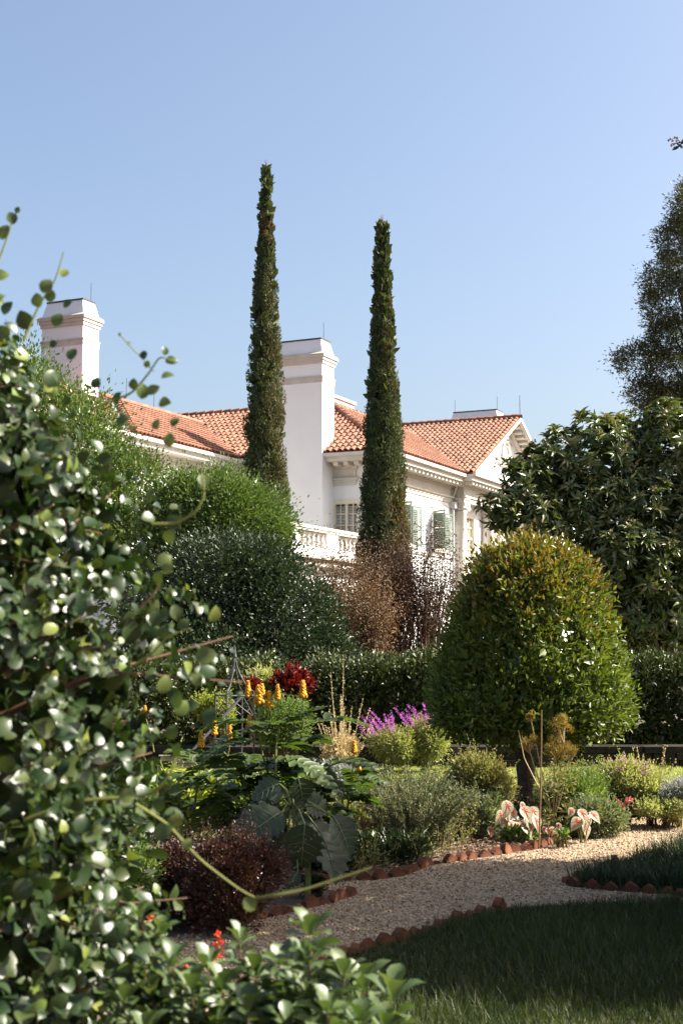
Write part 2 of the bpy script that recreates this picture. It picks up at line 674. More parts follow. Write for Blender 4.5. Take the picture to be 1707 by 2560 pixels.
def wall(name, fr, x0, x1, z0, z1, holes, mat=M['stucco'], th=.3):
    mb = MB()
    xs = sorted(holes)
    cur = x0
    for (a, b_, c, d) in xs:
        rb(mb, *fr, cur, a, -th, 0, z0, z1)
        rb(mb, *fr, a, b_, -th, 0, z0, c)
        rb(mb, *fr, a, b_, -th, 0, d, z1)
        cur = b_
    rb(mb, *fr, cur, x1, -th, 0, z0, z1)
    return mb.build(name, mat, house)


def window(fr, x0, x1, z0, z1, cols=2, rows=4, sash=True, blind=True, sill=True):
    mb = MB()
    e = .07
    rb(mb, *fr, x0 - .08, x0 + e, -.16, .035, z0, z1 + .1)
    rb(mb, *fr, x1 - e, x1 + .08, -.16, .035, z0, z1 + .1)
    rb(mb, *fr, x0 + e, x1 - e, -.16, .033, z1 - e, z1 + .1)
    rb(mb, *fr, x0 + e, x1 - e, -.16, -.04, z0, z0 + e)
    xm = (x0 + x1) / 2
    if cols == 2:
        rb(mb, *fr, xm - .05, xm + .05, -.15, -.03, z0 + e, z1 - e)
    nb = cols * 2 if cols == 2 else 3
    for i in range(1, nb):
        x = x0 + (x1 - x0) * i / nb
        if cols == 2 and i == 2:
            continue
        rb(mb, *fr, x - .018, x + .018, -.128, -.075, z0 + e, z1 - e)
    for j in range(1, rows):
        z = z0 + (z1 - z0) * j / rows
        hgt = .045 if (sash and j == rows // 2) else .018
        for s0, s1 in ((x0 + e, xm - .051), (xm + .051, x1 - e)) if cols == 2 else ((x0 + e, x1 - e),):
            rb(mb, *fr, s0, s1, -.125, -.072 + (.03 if hgt > .04 else 0), z - hgt, z + hgt)
    f_ = mb.build('window_frame', M['frame'], house)
    mg = MB()
    rb(mg, *fr, x0 + .02, x1 - .02, -.20, -.17, z0 + .02, z1 - .02)
    mg.build('pane', M['glass'], f_)
    if blind:
        ms = MB()
        k = 0
        z = z0 + .1
        top = z0 + (z1 - z0) * .93
        while z < top:
            ms_o = np.asarray(fr[0], float)
            c = ms_o + np.asarray(fr[1]) * xm + np.asarray(fr[2]) * -.155 + np.array([0, 0, z])
            ms.obox(c, np.asarray(fr[1]) * ((x1 - x0) / 2 - .08), nz(np.asarray(fr[2]) * .5 + np.array([0, 0, -.8])) * .024, nz(np.asarray(fr[2]) * .8 + np.array([0, 0, .5])) * .003)
            z += .062
        ms.build('blind', M['blind'], f_)
    if sill:
        ml = MB()
        rb(ml, *fr, x0 - .22, x1 + .22, -.05, .16, z0 - .13, z0 - .003)
        ml.build('sill', M['stone'], f_)
    return f_


def shutter(fr, hinge, wdt, z0, z1, ang):
    """louvred shutter hung at x=hinge, opened ang degrees away from lying on the wall; wdt<0 lies to the left"""
    o, d, w = [np.asarray(v, float) for v in fr]
    s = 1 if wdt > 0 else -1
    wd = abs(wdt)
    c, sn = math.cos(math.radians(ang)), math.sin(math.radians(ang))
    dd = d * s * c + w * sn
    nn = np.cross(dd, (0, 0, 1)) * (1 if s > 0 else -1)
    O = o + d * hinge + w * .06
    mb = MB()

    def bx(x0, x1, y0, y1, zz0, zz1):
        mb.obox(O + dd * (x0 + x1) / 2 + nn * (y0 + y1) / 2 + np.array([0, 0, (zz0 + zz1) / 2]), dd * (x1 - x0) / 2, nn * (y1 - y0) / 2, np.array([0, 0, (zz1 - zz0) / 2]))
    bx(0, .07, -.02, .02, z0, z1)
    bx(wd - .07, wd, -.02, .02, z0, z1)
    zm = (z0 + z1) / 2
    for a, b_ in ((z0, z0 + .09), (zm - .05, zm + .05), (z1 - .08, z1)):
        bx(.07, wd - .07, -.018, .018, a, b_)
    z = z0 + .13
    while z < z1 - .1:
        if abs(z - zm) > .08:
            cc = O + dd * wd / 2 + np.array([0, 0, z])
            mb.obox(cc, dd * (wd / 2 - .07), nz(nn * .6 + np.array([0, 0, -.8])) * .036, nz(nn * .8 + np.array([0, 0, .6])) * .006)
        z += .075
    return mb.build('shutter', M['shutter'], house)


# walls
wall('wall', LIT, 0, 29, 0, 8.5, [(2.28, 3.42, 5.45, 7.1), (6.03, 7.17, 5.45, 7.1), (10.0, 11.2, 5.2, 7.2), (13.8, 15, 5.2, 7.2), (17.6, 18.8, 5.2, 7.2)])
wall('wall', SHD, .3, 12, 0, 8.5, [(.75, 1.83, 4.68, 6.93)])
wall('wall', WNG, 0, 14, 0, 8.5, [(5.4, 6.5, 5.6, 7.2), (9.2, 10.3, 5.6, 7.2), (12.3, 13.3, 5.6, 7.2)])
mb = MB()
mb.box(28.7, 29, 0.3, 12, 0, 8.5)
mb.box(0.3, 29, 11.7, 12, 0, 8.5)
mb.box(-14, -13.7, 6.7, 13, 0, 8.5)
mb.build('back_wall', M['stucco'], house)
for x in (2.28, 6.03):
    window(LIT, x, x + 1.14, 5.45, 7.1, cols=1, rows=4)
    shutter(LIT, x + 1.22, .78, 5.42, 7.06, 6)
    shutter(LIT, x - .10, -.78, 5.42, 7.06, 58)
for x in (10.0, 13.8, 17.6):
    window(LIT, x, x + 1.2, 5.2, 7.2, cols=1, rows=4)
window(SHD, .75, 1.83, 4.68, 6.93, cols=2, rows=5, sash=False, sill=False)
for x in (5.4, 9.2, 12.3):
    window(WNG, x, x + 1.05, 5.6, 7.2, cols=1, rows=4)
    shutter(WNG, x + 1.13, .62, 5.6, 7.18, 6)
    shutter(WNG, x - .08, -.62, 5.6, 7.18, 8)
# keystone band over the French door and the string course below the windows
mb = MB()
rb(mb, *LIT, -.03, 8.3, 0, .06, 5.12, 5.24)
rb(mb, *LIT, 1.9, 3.8, .004, .05, 7.2, 7.42)
rb(mb, *LIT, 5.65, 7.55, .004, .05, 7.2, 7.42)
mb.build('string_course', M['trim'], house)


def entab(name, fr, x0, x1, zt=8.74, ov=.9, mods=True, inset0=0, inset1=0):
    mb = MB()
    e0, e1 = x0 - inset0, x1 + inset1
    z = zt - 8.74
    rb(mb, *fr, e0 - (ov if inset0 == 0 else 0), e1, 0, ov - .1, 8.44 + z, 8.60 + z)
    rb(mb, *fr, e0 - (ov if inset0 == 0 else 0), e1, 0, ov - .03, 8.603 + z, 8.70 + z)
    rb(mb, *fr, x0 - .2, x1, 0, .2, 8.30 + z, 8.438 + z)
    rb(mb, *fr, x0 - .10, x1, 0, .10, 8.2 + z, 8.298 + z)
    rb(mb, *fr, x0 - .05, x1, 0, .05, 7.87 + z, 8.198 + z)
    rb(mb, *fr, x0 - .15, x1, 0, .15, 7.79 + z, 7.868 + z)
    rb(mb, *fr, x0 - .08, x1, 0, .08, 7.69 + z, 7.788 + z)
    rb(mb, *fr, x0 - .055, x1, 0, .055, 7.58 + z, 7.688 + z)
    if mods:
        x = x0 - .45
        while x < x1 - .1:
            rb(mb, *fr, x, x + .19, .21, ov - .2, 8.29 + z, 8.437 + z)
            x += .44
    o = mb.build(name, M['trim'], house)
    g_ = MB()
    rb(g_, *fr, e0 - (ov - .02 if inset0 == 0 else 0), e1, ov - .08, ov + .06, 8.63 + z, 8.75 + z)
    g_.build('gutter', M['gutter'], o)
    return o


entab('cornice', LIT, 0, 8.4)
entab('cornice', ((0, .9, 0), (0, 1, 0), (-1, 0, 0)), 0, 5.0, inset0=.9)
entab('cornice', WNG, 0, 13.05, zt=8.7, mods=False)


# --- roofs of real barrel tiles
def roof(name, O, S, T, smax, tmax, inside, sp=.25, ex=.36, plane=None):
    O, S, T = np.asarray(O, float), nz(np.asarray(S, float)), nz(np.asarray(T, float))
    N = np.cross(S, T)
    s = np.arange(sp / 2, smax, sp)
    t = np.arange(0, tmax, ex)
    ss, tt = [q_.ravel() for q_ in np.meshgrid(s, t)]
    p = O + ss[:, None] * S + (tt[:, None] + ex * .5) * T
    ok = inside(p)
    ss, tt = ss[ok], tt[ok]
    tt = tt + rng.normal(size=len(tt)) * .008
    ss = ss + rng.normal(size=len(ss)) * .006
    k = 7
    an = np.linspace(0, math.pi, k)
    rr = .105
    tv = []
    for y, r_, lift in ((0, rr, .035), (1, rr * .82, .005)):
        for a_ in an:
            tv.append((math.cos(a_) * r_, y * (ex + .07), math.sin(a_) * r_ + lift))
        for a_ in an:
            tv.append((math.cos(a_) * r_ * .84, y * (ex + .07), math.sin(a_) * r_ * .84 + lift))
    tv = np.array(tv)
    fs = [(i + 1, i, 2 * k + i, 2 * k + i + 1) for i in range(k - 1)] + [(k + i, k + i + 1, i + 1, i) for i in range(k - 1)]
    n_ = len(ss)
    base = O + ss[:, None] * S + tt[:, None] * T
    V = (base[:, None, :] + tv[None, :, 0:1] * S + tv[None, :, 1:2] * T + tv[None, :, 2:3] * N)
    nv = len(tv)
    tf = np.concatenate([np.array(f) for f in fs])
    flat = (np.arange(n_)[:, None] * nv + tf[None]).ravel()
    o = mesh_obj(name, V.reshape(-1, 3), flat, np.tile([4] * len(fs), n_), M['tile'], house)
    if plane is not None:
        mp = MB()
        mp.prism([np.asarray(q_, float) + N * .004 for q_ in plane], -N * .1)
        mp.build('roof_deck', M['roofpan'], o)
    return o


def caps(parent, p0, p1, r=.14, st=.42):
    p0, p1 = np.asarray(p0, float), np.asarray(p1, float)
    d = p1 - p0
    L = np.linalg.norm(d)
    d /= L
    side = nz(np.cross(d, (0, 0, 1)))
    up = np.cross(side, d)
    mb = MB()
    n = int(L / st)
    an = np.linspace(-.25, math.pi + .25, 9)
    for i in range(n):
        V = []
        for y, rr in ((0, r), (st * 1.12, r * .85)):
            for a_ in an:
                V.append(p0 + d * (i * L / n + y) + side * math.cos(a_) * rr + up * (math.sin(a_) * rr + (.03 if y == 0 else 0.01)))
        k = len(an)
        fs = [(j, j + 1, k + j + 1, k + j) for j in range(k - 1)] + [tuple(range(k))]
        mb.add(V, fs)
    return mb.build('ridge_cap', M['tile'], parent)


PM = .594
zm = lambda b_: 8.77 + PM * (b_ + .9)
zg = lambda a_: 8.83 + .507 * (a_ - 7.7)
zw = lambda b_: 8.73 + .55 * (b_ - 5.5)
RZ = zm(3.75)
GA, GH = 14.4, zg(14.4)
vb = lambda a_: -.9 + (zg(a_) - 8.77) / PM
av = 7.7 + (RZ - 8.83) / .507
lit_roof = roof('roof', (-.9, -.9, 8.77), (1, 0, 0), (0, 1, PM), 31, 5.5,
                lambda p: (p[:, 0] > p[:, 1] + .05) & (p[:, 2] < RZ + .05) & ((p[:, 2] > zg(p[:, 0]) - .02) | (p[:, 0] > 21)) & (p[:, 0] < 21.5),
                plane=[(-.9, -.9, 8.77), (7.58, -.9, 8.77), (av, 3.75, RZ), (3.75, 3.75, RZ)])
hip_roof = roof('roof', (-.9, 12, 8.77), (0, -1, 0), (1, 0, PM), 13, 5.5,
                lambda p: (p[:, 1] > p[:, 0] + .05) & (p[:, 2] < RZ + .05) & ((p[:, 2] > zw(p[:, 1]) - .02) | (p[:, 1] > 9.5)),
                plane=[(-.9, 12, 8.77), (-.9, -.9, 8.77), (3.75, 3.75, RZ), (3.75, 12, RZ)])
caps(hip_roof, (-.88, -.88, 8.82), (3.75, 3.75, RZ + .04), .13)
caps(hip_roof, (3.75, 3.75, RZ + .02), (3.75, 12, RZ + .02), .15)
caps(lit_roof, (3.75, 3.75, RZ + .02), (av, 3.75, RZ + .02), .15)
mb = MB()
mb.box(3.75, 25, 3.76, 12, RZ - .12, RZ)
mb.build('flat_deck', M['lead'], lit_roof)
ped_l = roof('roof', (7.7, 6.5, 8.83), (0, -1, 0), (1, 0, .507), 7.85, 7.6,
             lambda p: (p[:, 1] < np.where(p[:, 2] < RZ, vb(p[:, 0]) + .12, 6.5)) & (p[:, 1] > -1.22) & (p[:, 0] < GA),
             plane=[(7.7, -1.3, 8.83), (GA, -1.3, GH), (GA, 6.5, GH), (av, 6.5, RZ), (av, 3.75, RZ), (7.7, vb(7.7), 8.83)])
caps(ped_l, (GA, 6.5, GH + .03), (GA, -1.3, GH + .03), .16)
ped_r = roof('roof', (2 * GA - 7.7, -1.3, 8.83), (0, 1, 0), (-1, 0, .507), 7.8, 7.6,
             lambda p: (p[:, 1] < 6.5) & (p[:, 0] > GA),
             plane=[(2 * GA - 7.7, 6.5, 8.83), (GA, 6.5, GH), (GA, -1.3, GH), (2 * GA - 7.7, -1.3, 8.83)])
wing_roof = roof('roof', (-14.4, 5.5, 8.73), (1, 0, 0), (0, 1, .55), 19, 4.56,
                 lambda p: ((p[:, 0] < -.9) | (p[:, 2] > 8.77 + PM * (p[:, 0] + .9) - .05)) & (np.abs(p[:, 0] + 3.9 + (9.4 - p[:, 1]) * 1.2 + .35) > .33),
                 plane=[(-14.4, 5.5, 8.73), (-.94, 5.5, 8.73), (2.75, 9.5, 10.93), (-14.4, 9.5, 10.93)])
caps(wing_roof, (2.7, 9.5, 10.96), (-14.4, 9.5, 10.96), .14)
mb = MB()
mb.prism([(-14.4, 9.5, 10.93), (2.75, 9.5, 10.93), (-.94, 13.5, 8.73), (-14.4, 13.5, 8.73)], (0, 0, -.1))
mb.build('roof_deck', M['roofpan'], wing_roof)
# diagonal flashing with a row of cap tiles beside it
N_ = nz(np.array([0, -.55, 1]))
mb = MB()
mb.prism([np.array(q_) + N_ * .02 for q_ in [(-3.95 - .65, 9.4, 10.875), (-3.95, 9.4, 10.875), (-8.6, 5.52, 8.74), (-9.25, 5.52, 8.74)]], N_ * .02)
mb.build('flashing', M['lead'], wing_roof)
caps(wing_roof, np.array((-8.5, 5.5, 8.8)), np.array((-3.85, 9.4, 10.98)), .15)
for rxy in ((-3.0, 9.5, 10.95), (-1.0, 9.5, 10.95)):
    mb = MB()
    mb.tube([np.array(rxy), np.array(rxy) + (0, 0, 1.0)], .012, 5)
    mb.build('lightning_rod', M['metal'], wing_roof)
mb = MB()
mb.tube([np.array((GA, -1.25, GH)), np.array((GA, -1.25, GH + 1.1))], .014, 5)
mb.build('lightning_rod', M['metal'], ped_l)
# parapet kerb on the roof deck
mb = MB()
mb.box(3.95, 6.3, 3.8, 4.6, RZ, RZ + .40)
mb.box(3.88, 6.37, 3.73, 4.67, RZ + .40, RZ + .52)
mb.build('roof_kerb', M['stone'], lit_roof)


def chimney(x0, x1, y0, y1, z0, zt, rods):
    c = MB()
    c.box(x0, x1, y0, y1, z0, zt - 1.72)
    c.box(x0 + .006, x1 - .006, y0 + .006, y1 - .006, zt - 1.72, zt - .76)
    c.frustum(x0 + .0, x1 - .0, y0 + .0, y1 - .0, zt - .56, zt, .13, .13)
    o = c.build('chimney', M['stucco'], house)
    k = MB()
    k.box(x0 - .015, x1 + .015, y0 - .015, y1 + .015, zt - 1.72, zt - 1.52)
    k.box(x0 - .04, x1 + .04, y0 - .04, y1 + .04, zt - 1.52, zt - 1.47)
    k.box(x0 - .04, x1 + .04, y0 - .04, y1 + .04, zt - .98, zt - .84)
    k.box(x0 - .08, x1 + .08, y0 - .08, y1 + .08, zt - .84, zt - .72)
    k.box(x0 - .13, x1 + .13, y0 - .13, y1 + .13, zt - .72, zt - .62)
    k.frustum(x0 - .15, x1 + .15, y0 - .15, y1 + .15, zt - .62, zt - .53, .12, .12)
    k.build('stone_band', M['stone'], o)
    k = MB()
    k.box(x0 + .11, x1 - .11, y0 + .11, y1 - .11, zt + .002, zt + .06)
    k.build('chimney_cap', M['metal'], o)
    for (rx, ry) in rods:
        k = MB()
        k.tube([(rx, ry, zt), (rx, ry, zt + .75)], .010, 5)
        k.build('lightning_rod', M['metal'], o)
    return o


chimney(-1.02, .05, 1.83, 4.0, 0, 13.25, [(-.45, 2.05), (-.8, 3.85)])
chimney(-7.0, -6.0, 8.72, 10.6, 8, 14.17, [(-6.3, 8.9), (-6.8, 10.4)])
chimney(20.6, 21.9, 1.9, 4.6, 10, 13.85, [(20.8, 2.0), (20.8, 4.4)])

# --- portico: tympanum, raking cornice, cornice, columns
POR = ((8.4, -.5, 0), (1, 0, 0), (0, -1, 0))
W_ = 12.0
pc = entab('cornice', POR, 0, W_, zt=8.80, ov=.8)
mb = MB()
mb.box(8.4, 20.4, -.498, 0, 7.7, 8.5)
mb.build('entablature_block', M['trim'], house)
mb = MB()
mb.prism([(7.9, -.5, 8.78), (20.9, -.5, 8.78), (GA, -.5, GH - .12)], (0, .3, 0))
ped = mb.build('pediment', M['stucco'], house)
mb = MB()
for sgn in (-1, 1):
    d = nz(np.array([-sgn, 0, .507]))            # up the rake
    st = np.array([GA + sgn * 6.7, 0, 8.83])
    L = math.hypot(6.7, 6.7 * .507)
    nn = np.array([sgn * .507, 0, 1.0]) / math.hypot(1, .507)
    for y0, y1, h0, h1 in ((-1.28, -.5, -.16, -.02), (-.72, -.5, -.36, -.163), (-1.32, -1.283, -.13, .02)):
        c = st + d * L / 2 + nn * (h0 + h1) / 2 + np.array([0, (y0 + y1) / 2, 0])
        mb.obox(c, d * (L / 2 - .05), np.array([0, (y1 - y0) / 2, 0]), nn * (h1 - h0) / 2)
    x = .5
    while x < L - .4:
        c = st + d * x + nn * (-.235) + np.array([0, -.93, 0])
        mb.obox(c, d * .09, np.array([0, .205, 0]), nn * .07)
        x += .44
mb.build('raking_cornice', M['trim'], ped)
# cartouche: oval shield, scrolls, palm sprays
mb = MB()
cx, cz = GA - .05, 10.35
an = np.linspace(0, 2 * math.pi, 25)
mb.tube(np.stack([cx + .55 * np.cos(an), np.full(25, -.56), cz + .78 * np.sin(an)], 1), .09, 6, False)
mb.tube(np.stack([cx + .34 * np.cos(an), np.full(25, -.58), cz + .52 * np.sin(an)], 1), .06, 6, False)
mb.blob((cx, -.52, cz), (.36, .1, .52))
mb.blob((cx - .1, -.6, cz + .95), (.17, .13, .17))
mb.blob((cx + .25, -.58, cz + .85), (.16, .1, .12))
for sgn in (-1, 1):
    an2 = np.linspace(0, 4.5, 14)
    rad = np.linspace(.33, .06, 14)
    for q_ in (np.stack([cx + sgn * (.75 + rad * np.cos(an2)), np.full(14, -.57), cz - .45 + rad * np.sin(an2)], 1),
               np.stack([cx + sgn * (.62 + rad * .6 * np.cos(an2)), np.full(14, -.57), cz + .62 + .6 * rad * np.sin(an2)], 1)):
        k_ = MB()
        k_.tube(q_, .055, 5)
        k_.build('scroll', M['stone'], ped)
    pl = MB()
    for i in range(26):
        k = i / 25
        px, pz = cx + sgn * (.75 + 1.0 * k), cz - .5 + .55 * math.sin(k * 3) - .45 * k
        pl.blob((px + rng.normal() * .1, -.57, pz + rng.normal() * .13), (.10, .07, .055))
    pl.tube([(cx + sgn * .75, -.55, cz - .5), (cx + sgn * 1.25, -.55, cz - .2), (cx + sgn * 1.75, -.55, cz - .85)], .05, 5)
    pl.build('palm_spray', M['stone'], ped)
mb.build('cartouche', M['stone'], ped)


def column(x, y):
    c = MB()
    c.lathe((x, y, 0), [(.44, 0), (.44, .2), (.36, .3), (.335, .5), (.335, 3), (.315, 5.5), (.285, 7.16), (.315, 7.2), (.315, 7.25), (.285, 7.27), (.285, 7.3)], 24)
    o = c.build('column', M['trim'], house, True)
    k = MB()
    k.box(x - .36, x + .36, y - .36, y + .36, 7.50, 7.6)
    k.lathe((x, y, 0), [(.30, 7.301), (.37, 7.37), (.34, 7.44), (.34, 7.499)], 20)
    for sx in (-1, 1):
        for sy in (-1, 1):
            a_ = np.linspace(0, 2 * math.pi, 13)
            dq = nz(np.array([sx, sy, 0.0]))
            ctr = np.array([x, y, 7.38]) + dq * .40
            k.tube([ctr + nz(np.array([-sy, sx, 0.0])) * t_ for t_ in (-.07, .07)], .12, 10)
    k.build('capital', M['trim'], o)
    return o


for x in (8.72, 12.5, 16.3, 20.1):
    column(x, -.22)
mb = MB()
mb.lathe((8.72, -.22, 0), [(.40, 7.601), (.40, 7.72), (.44, 7.76), (.44, 7.84), (.37, 7.87), (.37, 8.42)], 24)
mb.build('corner_drum', M['trim'], house)
mb = MB()
mb.tube([(8.12, -.12, 0.1), (8.12, -.12, 7.35)], .055, 8)
mb.tube([(8.12, -.12, 7.86), (8.12, -.3, 8.3), (8.12, -.8, 8.62)], .05, 8)
mb.frustum(7.99, 8.25, -.26, -.005, 7.35, 7.62, -.03, -.0)
mb.build('downpipe', M['gutter'], house)

# --- terrace with balustrade
mb = MB()
mb.box(-9, -.002, .62, 6.4, 0, 4.2)
mb.build('terrace_wall', M['stucco'], house)
mb = MB()
mb.box(-9.3, -.003, .3, 6.399, 4.2, 4.32)
mb.box(-9.15, -.004, .45, 6.398, 4.32, 4.45)
mb.box(-9.4, -.005, .15, 6.397, 4.45, 4.56)
mb.build('terrace_cornice', M['stone'], house)
bal = MB()
bal.box(-9, -.006, .35, .65, 4.56, 4.86)
for x0, x1 in ((-9, -8.6), (-6.9, -5.85), (-3.6, -2.7), (-.9, -.007)):
    bal.box(x0, x1, .36, .64, 4.86, 5.42)
bo = bal.build('balustrade', M['stucco'], house)
mb = MB()
mb.box(-9.05, -.008, .32, .68, 5.42, 5.5)
mb.box(-9.1, -.009, .28, .72, 5.5, 5.6)
mb.build('handrail', M['trim'], bo)
for x0, x1, n in ((-8.6, -6.9, 5), (-5.85, -3.6, 6), (-2.7, -.9, 5)):
    for i in range(n):
        x = x0 + (x1 - x0) * (i + .5) / n
        k = MB()
        k.lathe((x, .5, 4.86), [(.10, 0), (.10, .06), (.06, .08), (.11, .2), (.10, .26), (.05, .38), (.06, .44), (.10, .48), (.10, .559)], 10)
        k.build('baluster', M['stone'], bo, True)


# ================================================================== TREES
LM = {}
LM['cypress'] = leafmat('cypress spray', [(.028, .042, .016), (.046, .06, .024), (.068, .088, .036), (.08, .08, .036)], .6, .3, .15,
                        tint=[(.16, .085, .035), (.22, .12, .05), (.12, .08, .04)], gain=1.7)
LM['evergreen'] = leafmat('evergreen leaf', [(.05, .085, .02), (.075, .12, .03), (.11, .16, .04), (.14, .18, .06)], .35, .5, .25, gain=1.38)
LM['camellia'] = leafmat('camellia leaf', [(.018, .034, .015), (.028, .05, .02), (.045, .07, .03), (.05, .06, .03)], .45, .5, .12, gain=1.26)
LM['bronze'] = leafmat('bronze leaf', [(.09, .045, .025), (.14, .075, .035), (.19, .11, .05), (.12, .085, .04)], .6, .3, .2, tcol=(1.2, 1.0, .6), tint=[(.10, .085, .04), (.15, .11, .05)], gain=1.22)
LM['maroon'] = leafmat('maroon leaf', [(.05, .025, .02), (.08, .038, .028), (.12, .06, .04), (.06, .045, .03)], .6, .3, .15, tcol=(1.2, .9, .6), tint=[(.12, .065, .035), (.08, .06, .035)], gain=1.04)
LM['loquat'] = leafmat('loquat leaf', [(.03, .048, .014), (.05, .07, .02), (.08, .10, .03), (.12, .125, .05)], .32, .55, .15,
                       tint=[(.26, .22, .10), (.34, .27, .14), (.22, .20, .08)], gain=1.95)
LM['oak'] = leafmat('fine leaf', [(.028, .034, .016), (.045, .052, .02), (.075, .075, .03), (.11, .09, .035)], .5, .4, .2, gain=2.0)
LM['topiary'] = leafmat('clipped leaf', [(.045, .07, .012), (.07, .10, .018), (.105, .14, .022), (.15, .17, .03)], .45, .45, .25,
                        tint=[(.26, .20, .035), (.36, .20, .04), (.30, .13, .03), (.2, .2, .04)], gain=1.55)
LM['hedge'] = leafmat('hedge leaf', [(.04, .06, .016), (.06, .09, .024), (.10, .125, .035), (.15, .15, .05)], .4, .4, .12, gain=0.8)
LM['vine'] = leafmat('round vine leaf', [(.028, .06, .018), (.04, .085, .022), (.06, .11, .03), (.085, .135, .035), (.12, .15, .04)], .38, .42, .2,
                     tint=[(.14, .2, .04), (.2, .22, .05), (.10, .17, .03)], gain=0.546)


def cypress(x, y, h, R, label, dead, zbase=0.0, seed=1, lean=0.0):
    t = thing('cypress_tree', label, 'cypress', (x, y, 0), 0, 'tall cypresses before the mansion')

    def rad(z):
        k = np.clip((h - z) / h, 0, 1)
        return R * np.clip(1.20 * k ** .78 - .20 * k ** 2.5, 0, None)
    cl = Cloud()
    n = 430
    z = h - (h - zbase) * rng.uniform(0, 1, n) ** .82
    th = rng.uniform(0, 2 * math.pi, n)
    rz_ = rad(z)
    pr = np.clip(rz_ * .42, .028, .17) * rng.uniform(.7, 1.25, n)          # plume radius
    r = np.clip(rz_ * 1.04 - pr * rng.uniform(.75, 1.5, n), 0, None)
    cen = np.stack([r * np.cos(th), r * np.sin(th), z], 1)
    per = 170
    d = rdir(n * per).reshape(n, per, 3)
    d[..., 2] = d[..., 2] * .9 + .15
    outw = np.stack([np.cos(th), np.sin(th), np.zeros(n)], 1)
    flip = (d * outw[:, None]).sum(-1) < -.35
    d[flip] *= -1
    pos = cen[:, None] + d * pr[:, None, None] * np.array([1, 1, 1.9]) * rng.uniform(.85, 1.03, (n, per, 1))
    pos = pos.reshape(-1, 3)
    o = nz(d.reshape(-1, 3))
    ax = nz(o * .45 + np.array([0, 0, .8]) + rng.normal(size=pos.shape) * .25)
    nr = nz(o + rng.normal(size=pos.shape) * .35)
    tint = np.zeros(len(pos))
    for (dz, dr, dth, amt) in dead:
        dd = np.abs(pos[:, 2] - dz) / dr
        a_ = np.cos(np.arctan2(pos[:, 1], pos[:, 0]) - dth)
        tint = np.maximum(tint, np.clip(1.4 - dd, 0, 1) * np.clip(a_ * 2 - .6, 0, 1) * (rng.uniform(size=len(pos)) < amt))
    sz = rng.uniform(.6, 1.3, len(pos))
    cl.add(T_DIA, pos, ax, nr, .052 * sz, .030 * sz, tint)
    m_ = 2600
    z = h - (h - zbase) * rng.uniform(0, 1, m_) ** .9
    th = rng.uniform(0, 2 * math.pi, m_)
    r = rad(z) * rng.uniform(.3, .72, m_)
    p = np.stack([r * np.cos(th), r * np.sin(th), z], 1)
    cl.add(T_OVAL, p, rdir(m_) * .5 + np.array([0, 0, .6]), rdir(m_), .24, .16)
    cl.build('crown', LM['cypress'], t)
    # bare leader at the very tip
    mb = MB()
    mb.tube([(0, 0, h - .5), (.03, 0, h - .1), (.0, 0, h + .12), (-.05, 0, h + .28)], [.03, .02, .012, .006], 5)
    for k in range(6):
        zz = h - .25 + k * .08
        a_ = k * 2.2
        mb.tube([(0, 0, zz), (.10 * math.cos(a_), .1 * math.sin(a_), zz + .12)], [.012, .005], 4)
    mb.build('leader', flatmat('dry cypress tip', (.30, .17, .13), .8, .2, .3, 20), t)
    mb = MB()
    mb.tube([(0, 0, -.05), (.02, 0, h * .3), (0, 0, h * .8)], [.22, .16, .05], 8)
    mb.build('trunk', M['bark'], t)
    return t


c1 = P(662, 1200, 34)
c1t = P(666, 412, 34)
cypress(c1[0], 34, c1t[2] - .15, .80, 'taller of the two dark cypress spires, standing left of the middle chimney',
        [(c1t[2] - 1.75, .35, -1.3, .9), (9.0, 2.0, -.7, .25), (6.5, 1.2, -.5, .3)], 1.5, 1)
c2 = P(962, 1300, 29)
c2t = P(958, 552, 29)
cypress(c2[0] - .03, 29, c2t[2] - .15, .70, 'shorter cypress spire with a browned lower right side, beside the French door',
        [(4.0, 1.1, -.4, .6), (7.5, .7, -.6, .25), (8.6, .6, -1.0, .2), (2.6, .9, -1.3, .5)], 2.0, 4)


def px_lobes(Y, items):
    """ellipsoid clumps given in picture units at depth Y: (u, v, radius u, radius v, depth offset)"""
    L = []
    for it in items:
        u, v, ru, rv = it[:4]
        dy = it[4] if len(it) > 4 else 0
        y = Y + dy
        k = y / F
        L.append((P(u, v, y), np.array([ru * k, max(ru, rv * .8) * k * .8, rv * k])))
    return L


def tree(name, label, cat, base, lobes, mat, n_clump, per, clump_r, L, W, tpl=T_DIA, core=0, group=None, r0=.12, nb=14, trunk_h=1.0,
         crown='crown', trunkmat=None, zmin=.05, trunk_lean=(0, 0), **kw):
    base = np.array([base[0], base[1], 0.0])
    t = thing(name, label, cat, base, 0, group)
    lob = [(np.asarray(c) - base, r) for c, r in lobes]
    cl, cen, out = foliage(lob, n_clump, per, clump_r, L, W, tpl, core=core, zmin=zmin, **kw)
    cl.build(crown, mat, t)
    tm = trunkmat or M['bark']
    top = np.array([trunk_lean[0], trunk_lean[1], trunk_h])
    mb = MB()
    mb.tube([(0, 0, -.05), top * .5 + np.array([.02, 0, 0]), top], [r0 * 1.25, r0, r0 * .8], 8)
    tr = mb.build('trunk', tm, t)
    branches(top, cen, r0 * .6, tm, t, n=nb)
    return t


